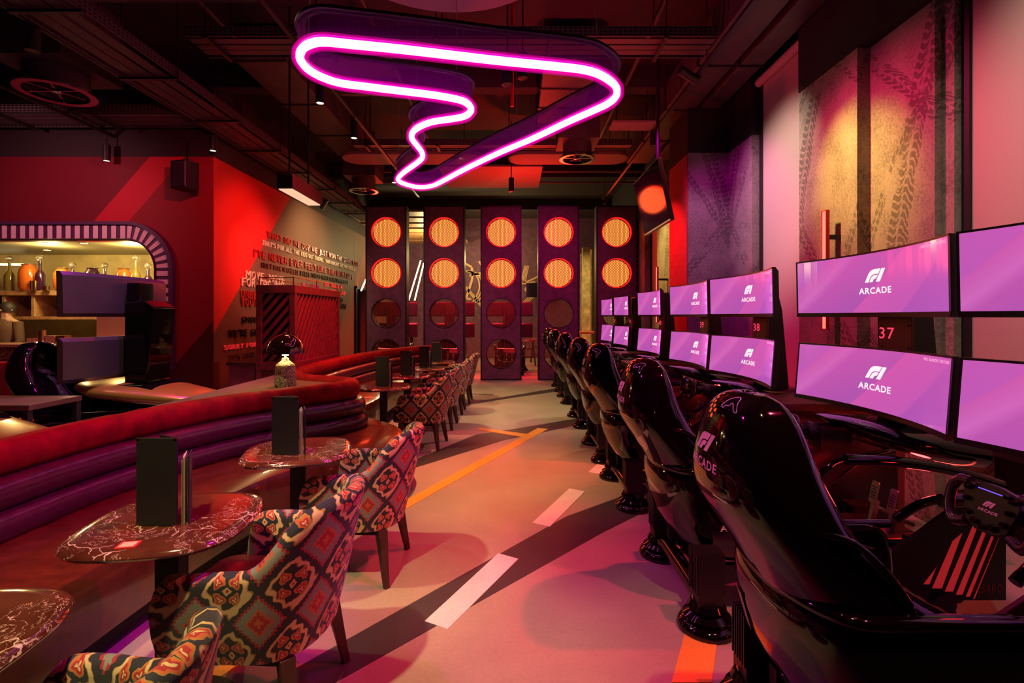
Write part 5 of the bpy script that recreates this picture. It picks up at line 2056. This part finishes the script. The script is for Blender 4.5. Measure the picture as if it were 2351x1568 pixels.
# ------------------------------------------------------------------ left hand simulators seen from behind
def left_rig(label, y):
    t = thing('gold_racing_simulator', label, 'racing simulator', (OX - 5.56, y, 0), 0, 'gold simulators seen from behind')
    monitor(t, 1.495, -0.02)
    monitor(t, 0.955, 0.0)
    q = MB()
    q.prism([(2.10, 0.86), (2.10, 1.62), (2.26, 1.64), (2.36, 1.58), (2.30, 0.90)], lambda a, b, k: (a - OX, -0.15 + k, b), 0.30)
    q.box((2.08 - OX, -0.10, 1.58), (2.20 - OX, 0.08, 1.80))
    q.build('monitor_column', 'black_gloss', t, bevel=0.012)
    MB().add([(2.375 - OX, 0.0, 1.40), (2.375 - OX, 0.035, 1.40), (2.375 - OX, 0.018, 1.432)], [(0, 1, 2)]).build('x', 'warning', t) if False else None
    q = MB()
    q.prism([(2.0, 0.85), (2.0, 0.90), (2.36, 0.90), (2.42, 0.85)], lambda a, b, k: (a - OX, -0.24 + k, b), 0.48)
    q.build('column_foot', 'black_gloss', t, bevel=0.01)
    nose(t, [(1.72 - OX, 0.90, 0.16, 0.02), (1.78 - OX, 0.885, 0.30, 0.05), (1.95 - OX, 0.85, 0.38, 0.075), (2.3 - OX, 0.81, 0.36, 0.085), (2.65 - OX, 0.76, 0.26, 0.07), (2.86 - OX, 0.735, 0.19, 0.05), (2.89 - OX, 0.735, 0.16, 0.03)], 'gold')
    q = MB()
    q.grid([[(x_ + 0.45 - OX, y_, z_) for x_, y_, z_ in [(a + OX, b, c) for a, b, c in U(s_, 0.2)]] for s_ in HOOD])
    q.build('seat_hood', 'black_gloss', t, smooth=70, solid=0.014, offset=0)
    q = MB()
    q.grid([[(x_ + 0.45, y_, z_) for x_, y_, z_ in U(s_, 0.16, 0.0)] for s_ in TUB])
    q.build('lower_shell', 'black_gloss', t, smooth=70, solid=0.014, offset=0)
    for s_ in (-1, 1):
        MB().tube([(1.3 - OX, 0.34 * s_, 0.55), (1.7 - OX, 0.38 * s_, 0.62), (2.3 - OX, 0.34 * s_, 0.60)], 0.03, 10).build('fairing_tube', 'black_gloss', t, smooth=50)
        MB().bar((1.4 - OX, 0.24 * s_, 0.2), (2.4 - OX, 0.24 * s_, 0.2), 0.05, 0.08).build('chassis_rail', 'black_gloss', t, smooth=50)
    q = MB()
    for k in range(3):
        q.add([((1.45 + k * 0.05) - OX, -0.352, 0.36), ((1.475 + k * 0.05) - OX, -0.352, 0.36), ((1.375 + k * 0.05) - OX, -0.352, 0.66), ((1.355 + k * 0.05) - OX, -0.352, 0.66)], [(0, 1, 2, 3)])
    q.build('stripe_decal', 'red_vinyl', t)
    MB().prism([(1.22, 0.28), (1.22, 0.68), (1.5, 0.66), (2.3, 0.7), (2.3, 0.28)], lambda a, b, k: (a - OX, -0.35 + k, b), 0.02).build('side_panel', 'black_satin', t)
    pads(t, (1.35, 2.2))
    return t


L1 = left_rig('gold nosed simulator with violet lit monitor backs before the hatch', 4.62)
dup(L1, 'gold nosed simulator cut by the left edge of the picture', (OX - 5.56, 2.93, 0))
t = thing('work_table', 'wood topped steel frame table between the two gold simulators', 'table', (-3.95, 4.0 - 0.22, 0))
MB().box((-0.75, -0.22, 0.83), (0.52, 0.22, 0.87)).build('tabletop', 'table_wood', t, bevel=0.003)
for sx, sy in ((-0.72, -0.2), (0.49, -0.2), (-0.72, 0.2), (0.49, 0.2)):
    MB().box((sx - 0.02, sy - 0.02, 0), (sx + 0.02, sy + 0.02, 0.83)).build('leg', 'black_metal', t)
MB().box((-0.72, -0.21, 0.78), (0.49, -0.19, 0.83)).box((-0.72, 0.19, 0.78), (0.49, 0.21, 0.83)).build('rail', 'black_metal', t)

# ------------------------------------------------------------------ bar contents
def bx(px, Y=8.3):
    return (px - 1180) / F * Y


BY = 8.3
SZ = CH + (726 - 668) / F * BY
t = thing('bottle_shelf', 'oak back bar shelving under the glass bottles', 'shelf', (bx(180), BY + 0.1, 0))
MB().box((-1.9, -0.18, SZ - 0.075), (1.45, 0.35, SZ)).build('shelf_board', 'bar_wood', t, bevel=0.003)
for x_ in (-1.2, -0.72, -0.1, 0.5, 1.1):
    MB().box((x_, -0.16, SZ - 0.42), (x_ + 0.045, 0.33, SZ - 0.075)).build('divider', 'bar_wood', t)
MB().box((-1.9, -0.18, SZ - 0.47), (1.45, 0.35, SZ - 0.42)).build('shelf_board', 'bar_wood', t)
MB().box((-1.9, 0.33, SZ - 0.45), (1.45, 0.36, SZ - 0.05)).build('back_panel', 'black_matte', t)
t = thing('bar_counter', 'veined marble bar counter inside the hatch', 'counter', (-6.9, 7.62, 0))
MB().box((-2.4, -0.25, 0), (2.0, 0.2, 1.05)).build('front', 'marble', t)
MB().box((-2.4, -0.30, 1.05), (2.0, 0.25, 1.09)).build('worktop', 'copper', t, bevel=0.003)
tag(MB().box((-6.55, 7.9, 1.09), (-5.1, 7.93, 1.50)).build('splash_panel', 'copper'), 'rose copper panel seen between the violet monitor backs', 'panel')


def bottle(px, kind, mat, label, stopper_py=None, s_=1.0):
    x_ = bx(px)
    t = thing('glass_bottle' if kind == 'b' else 'glass_jar', label, 'bottle' if kind == 'b' else 'jar', (x_, BY, SZ), 0, 'coloured glass on the back bar shelf')
    if kind == 'b':
        H = (CH + (726 - stopper_py) / F * BY) - SZ
        nk = H - 0.05
        MB().lathe([(0, 0), (0.065, 0.0), (0.07, 0.02), (0.07, nk * 0.52), (0.05, nk * 0.62), (0.022, nk * 0.70), (0.02, nk), (0.024, nk), (0.0, nk)], n=24).build('body', mat, t, smooth=50)
        rows = [(0.05 * s_ * math.sin(PI * i / 10), H - 0.05 * s_ * math.cos(PI * i / 10)) for i in range(11)]
        MB().lathe(rows, n=20).build('ball_stopper', 'clear_glass', t, smooth=60)
    else:
        H = 0.44 * s_
        MB().lathe([(0, 0), (0.09 * s_, 0.0), (0.125 * s_, 0.05), (0.13 * s_, H * 0.5), (0.125 * s_, H * 0.76), (0.09 * s_, H * 0.9), (0.08 * s_, H * 0.95), (0.10 * s_, H), (0.075 * s_, H), (0.07 * s_, H * 0.9)], n=28).build('body', mat, t, smooth=50)
        MB().lathe([(0.08 * s_, H * 0.96), (0.102 * s_, H * 0.985), (0.102 * s_, H), (0.08 * s_, H)], n=24, cap=False).build('lip', 'clear_glass', t, smooth=50)


bottle(22, 'b', 'smoke_glass', 'olive glass bottle with ball stopper at the left edge', 594)
bottle(65, 'j', 'amber_glass', 'large amber glass jar on the shelf, fully in view')
bottle(92, 'b', 'dark_glass', 'dark violet bottle with ball stopper beside the amber jar', 592)
bottle(142, 'j', 'amber_glass', 'amber jar showing only its neck above the left end of the violet monitor back', None, 0.86)
bottle(167, 'b', 'dark_glass', 'dark bottle whose ball stopper stands above the monitor back, left of centre', 609)
bottle(212, 'j', 'dark_glass', 'dark jar with clear lip above the middle of the monitor back', None, 0.86)
bottle(241, 'b', 'dark_glass', 'dark bottle with ball stopper right of the clear lipped jar', 610)
bottle(284, 'j', 'amber_glass', 'reddish jar between the two rightmost ball stoppers groups', None, 0.84)
bottle(312, 'b', 'smoke_glass', 'striped olive bottle with the tallest stopper near the hatch curve', 592)
bottle(340, 'b', 'dark_glass', 'dark bottle with ball stopper nearest the curved corner of the hatch', 610)
for i, (px, r_, h_, m_n, l_) in enumerate(((73, 0.03, 0.16, 'brass', 'small brass cup in front of the amber jar'), (80, 0.028, 0.16, 'brass', 'second brass cup beside the dark bottle'), (106, 0.05, 0.07, 'brass', 'low brass bowl at the right of the dark bottle'))):
    o = MB().lathe([(0, 0), (r_ * 0.8, 0), (r_, h_), (r_ * 0.9, h_), (r_ * 0.7, 0.01)], n=20).build('brass_cup', m_n, smooth=40)
    o.location = (bx(px, 8.18), 8.18, SZ)
    tag(o, l_, 'cup')
for i, (px, w_, h_, m_n, l_) in enumerate(((100, 0.055, 0.20, 'brass', 'tall brass tin on the bar counter'), (84, 0.05, 0.08, 'copper', 'short copper tin on the bar counter, right one'), (74, 0.045, 0.08, 'copper', 'short copper tin on the bar counter, left one'))):
    o = MB().lathe([(0, 0), (w_, 0), (w_, h_), (w_ * 0.9, h_), (w_ * 0.9, 0.01)], n=20).build('tin', m_n, smooth=40)
    o.location = (bx(px, 7.6), 7.58, 1.09)
    tag(o, l_, 'tin')
for i, (px, m_n, l_) in enumerate(((122, 'copper', 'pink box on the bar counter'), (146, 'brass', 'yellow box on the bar counter'))):
    o = MB().box((-0.07, -0.06, 0), (0.07, 0.06, 0.12)).build('serving_box', m_n, bevel=0.004)
    o.location = (bx(px, 7.6), 7.60, 1.09)
    tag(o, l_, 'box')
for px, Y_, l_ in ((110, 7.7, 'round downlight over the bar, left front'), (193, 7.7, 'round downlight over the bar, right front'), (108, 8.5, 'round downlight over the bar, towards the back')):
    t = thing('downlight', l_, 'downlight', (bx(px, Y_), Y_, 2.612), 0, 'downlights over the bar')
    MB().lathe([(0.05, 0), (0.07, 0.0), (0.07, 0.01), (0.05, 0.01)], n=24, cap=False).build('ring', 'chrome', t)
    MB().lathe([(0, 0.002), (0.05, 0.002)], n=24).build('lens', 'downlight', t)
o = MB().box((-0.5, -0.02, 0), (0.5, 0.02, 0.03)).build('strip_light', 'white_tube')
o.location = (bx(-10, 8.9), 8.9, 2.40)
tag(o, 'white strip light high on the back wall of the bar', 'strip light')


# ------------------------------------------------------------------ people
def person(label, loc, rz, top, legs, arm=0.0, h=1.72):
    t = thing('person', label, 'person', loc, rz)
    pts = {
        'pel': (0, 0, 0.95, 0.145), 'waist': (0, 0.0, 1.08, 0.13), 'chest': (0, 0.01, 1.28, 0.15), 'neckb': (0, 0, 1.43, 0.075), 'neck': (0, 0.01, 1.50, 0.052), 'head': (0, 0.02, 1.60, 0.092), 'crown': (0, 0.01, 1.67, 0.08),
        'hl': (0.09, 0, 0.88, 0.095), 'kl': (0.10, 0.01, 0.48, 0.062), 'al': (0.10, -0.01, 0.10, 0.042), 'tl': (0.10, 0.12, 0.035, 0.035),
        'hr': (-0.09, 0, 0.88, 0.095), 'kr': (-0.10, 0.01, 0.48, 0.062), 'ar': (-0.10, -0.01, 0.10, 0.042), 'tr': (-0.10, 0.12, 0.035, 0.035),
        'sl': (0.18, 0, 1.38, 0.062), 'el': (0.24, 0.03, 1.10, 0.045), 'wl': (0.20, 0.22 * arm + 0.05, 0.90 + 0.15 * arm, 0.03), 'nl': (0.19, 0.30 * arm + 0.06, 0.83 + 0.2 * arm, 0.028),
        'sr': (-0.18, 0, 1.38, 0.062), 'er': (-0.24, 0.03, 1.10, 0.045), 'wr': (-0.20, 0.22 * arm + 0.05, 0.90 + 0.15 * arm, 0.03), 'nr': (-0.19, 0.30 * arm + 0.06, 0.83 + 0.2 * arm, 0.028)}
    edges = [('pel', 'waist'), ('waist', 'chest'), ('chest', 'neckb'), ('neckb', 'neck'), ('neck', 'head'), ('head', 'crown'), ('pel', 'hl'), ('hl', 'kl'), ('kl', 'al'), ('al', 'tl'), ('pel', 'hr'), ('hr', 'kr'), ('kr', 'ar'), ('ar', 'tr'), ('neckb', 'sl'), ('sl', 'el'), ('el', 'wl'), ('wl', 'nl'), ('neckb', 'sr'), ('sr', 'er'), ('er', 'wr'), ('wr', 'nr')]
    ks = list(pts)
    me = bpy.data.meshes.new('body')
    vv = [pts[k][:3] for k in ks]
    ee = [(ks.index(a), ks.index(b)) for a, b in edges]
    rad = [pts[k][3] for k in ks]
    for s_ in (1, -1):
        w_i = ks.index('nl' if s_ > 0 else 'nr')
        bx_, by_, bz_ = vv[w_i]
        for k in range(5):
            o1_ = (bx_ + (k - 2) * 0.014, by_ + 0.03, bz_ - 0.035 + (0.03 if k == 0 else 0))
            o2_ = (bx_ + (k - 2) * 0.017, by_ + 0.06, bz_ - 0.065 + (0.03 if k == 0 else 0))
            vv += [o1_, o2_]
            rad += [0.009, 0.008]
            ee += [(w_i, len(vv) - 2), (len(vv) - 2, len(vv) - 1)]
    me.from_pydata(vv, ee, [])
    me.materials.append(M['skin'])
    b = bpy.data.objects.new('body', me)
    COL.objects.link(b)
    b.parent = t
    md = b.modifiers.new('skin', 'SKIN')
    for i, r_ in enumerate(rad):
        me.skin_vertices[0].data[i].radius = (r_, r_)
    me.skin_vertices[0].data[0].use_root = True
    b.modifiers.new('sub', 'SUBSURF').render_levels = 1
    # clothing
    MB().lathe([(0.15, 0.86), (0.16, 1.0), (0.155, 1.1), (0.185, 1.28), (0.17, 1.40), (0.07, 1.47)], n=24).build('top', top, t, smooth=60)
    for s_ in (-1, 1):
        MB().tube([(0.17 * s_, 0, 1.40), (0.245 * s_, 0.03, 1.10), (0.205 * s_, 0.20 * arm + 0.05, 0.93 + 0.15 * arm)], [0.075, 0.062, 0.045], 14).build('sleeve', top, t, smooth=60)
        MB().tube([(0.085 * s_, 0, 0.94), (0.10 * s_, 0.01, 0.48), (0.10 * s_, 0, 0.08)], [0.115, 0.085, 0.065], 16).build('trouser_leg', legs, t, smooth=60)
        MB().prism(rrect(0.10 * s_ - 0.045, 0.10 * s_ + 0.045, -0.09, 0.18, 0.035), lambda a, b_, k: (a, b_, k), 0.07).build('shoe', 'black_satin', t, bevel=0.01)
    hp = []
    for i in range(9):
        a = PI / 2 * i / 8
        hp.append((0.108 * math.cos(a), 1.62 + 0.115 * math.sin(a)))
    MB().lathe([(0.10, 1.56)] + hp[:-1] + [(0.0, 1.735)], (0, -0.015, 0), 20).build('hair', 'hair', t, smooth=60)
    q = MB()
    q.cyl((0, 0.10, 1.60), (0, 0.128, 1.585), 0.012, 8, 0.014)
    for s_ in (-1, 1):
        q.lathe([(0, 0), (0.01, 0.004), (0.012, 0.02), (0, 0.03)], (s_ * 0.098, 0.015, 1.585), 8)
    q.build('nose_and_ears', 'skin', t, smooth=60)
    return t


person('person in brown top standing behind the bar counter, bending to work', (bx(8, 8.0), 8.05, 0), R(180), 'apron', 'jeans', 0.4)
person('person in dark clothes standing in the doorway beyond the writing wall', (-4.75, 14.15, 0), R(-80), 'jeans', 'jeans', 0.2)

# ------------------------------------------------------------------ far room
for a, b, l_ in (((966, 598), (938, 690), 'slanted white light tube, left of the pair between the first two towers'), ((973, 604), (952, 690), 'slanted white light tube, right of the pair between the first two towers'), ((846, 628), (829, 668), 'short slanted white light tube above the doorway')):
    Y_ = 16.0
    if b[0] == 829:
        Y_ = 13.6
    p = ((a[0] - 1180) / F * Y_, Y_, CH + (726 - a[1]) / F * Y_)
    r_ = ((b[0] - 1180) / F * Y_, Y_, CH + (726 - b[1]) / F * Y_)
    t = thing('light_tube', l_, 'light tube', p, 0, 'slanted light tubes')
    dv = Vector(r_) - Vector(p)
    MB().cyl((0, 0, 0), dv, 0.022, 10).build('tube', 'white_tube', t, smooth=40)
    MB().cyl((0, 0, 0), (0, 0, CZ - p[2]), 0.005, 6).build('hanger', 'black_metal', t)


def stool(label, loc):
    t = thing('bar_stool', label, 'stool', loc, 0, 'bar stools beyond the towers')
    MB().lathe([(0, 0.72), (0.17, 0.72), (0.18, 0.75), (0.16, 0.78), (0, 0.78)], n=24).build('seat', 'lattice', t, smooth=40)
    for sx, sy in ((1, 1), (1, -1), (-1, 1), (-1, -1)):
        MB().bar((0.11 * sx, 0.11 * sy, 0.72), (0.19 * sx, 0.19 * sy, 0), 0.03, 0.03).build('leg', 'dark_wood', t)
    q = MB()
    for z_, w_ in ((0.25, 0.165), (0.5, 0.14)):
        for s_ in (-1, 1):
            q.bar((-w_, s_ * w_, z_), (w_, s_ * w_, z_), 0.02, 0.02)
            q.bar((s_ * w_, -w_, z_), (s_ * w_, w_, z_), 0.02, 0.02)
    q.build('footrest', 'dark_wood', t)
    return t


S0 = stool('dark bar stool seen between the middle and fourth signal towers', ((1215 - 1180) / F * 15.4, 15.4, 0))
dup(S0, 'dark bar stool left of the fourth signal tower', ((1232 - 1180) / F * 16.4, 16.4, 0))
t = thing('high_table', 'high wooden table seen between the two rightmost towers', 'table', ((1345 - 1180) / F * 14.0, 14.0, 0))
MB().box((-0.4, -0.4, 1.02), (0.4, 0.4, 1.07)).build('tabletop', 'bar_wood', t, bevel=0.004)
for sx, sy in ((1, 1), (1, -1), (-1, 1), (-1, -1)):
    MB().box((0.36 * sx - 0.025, 0.36 * sy - 0.025, 0), (0.36 * sx + 0.025, 0.36 * sy + 0.025, 1.02)).build('leg', 'dark_wood', t)
t = thing('wall_television', 'dark wall screen behind the gap before the fourth tower', 'television', ((1227 - 1180) / F * 17.6, 17.6, CH + 60 / F * 17.6))
MB().box((-0.28, 0, -0.25), (0.28, 0.05, 0.25)).build('cabinet', 'black_satin', t, bevel=0.004)
MB().box((-0.27, -0.004, -0.24), (0.27, 0.0, 0.24)).build('screen', 'black_satin', t)
MB().box((-0.03, 0.05, -0.03), (0.03, 0.4, 0.03)).build('bracket', 'black_metal', t)
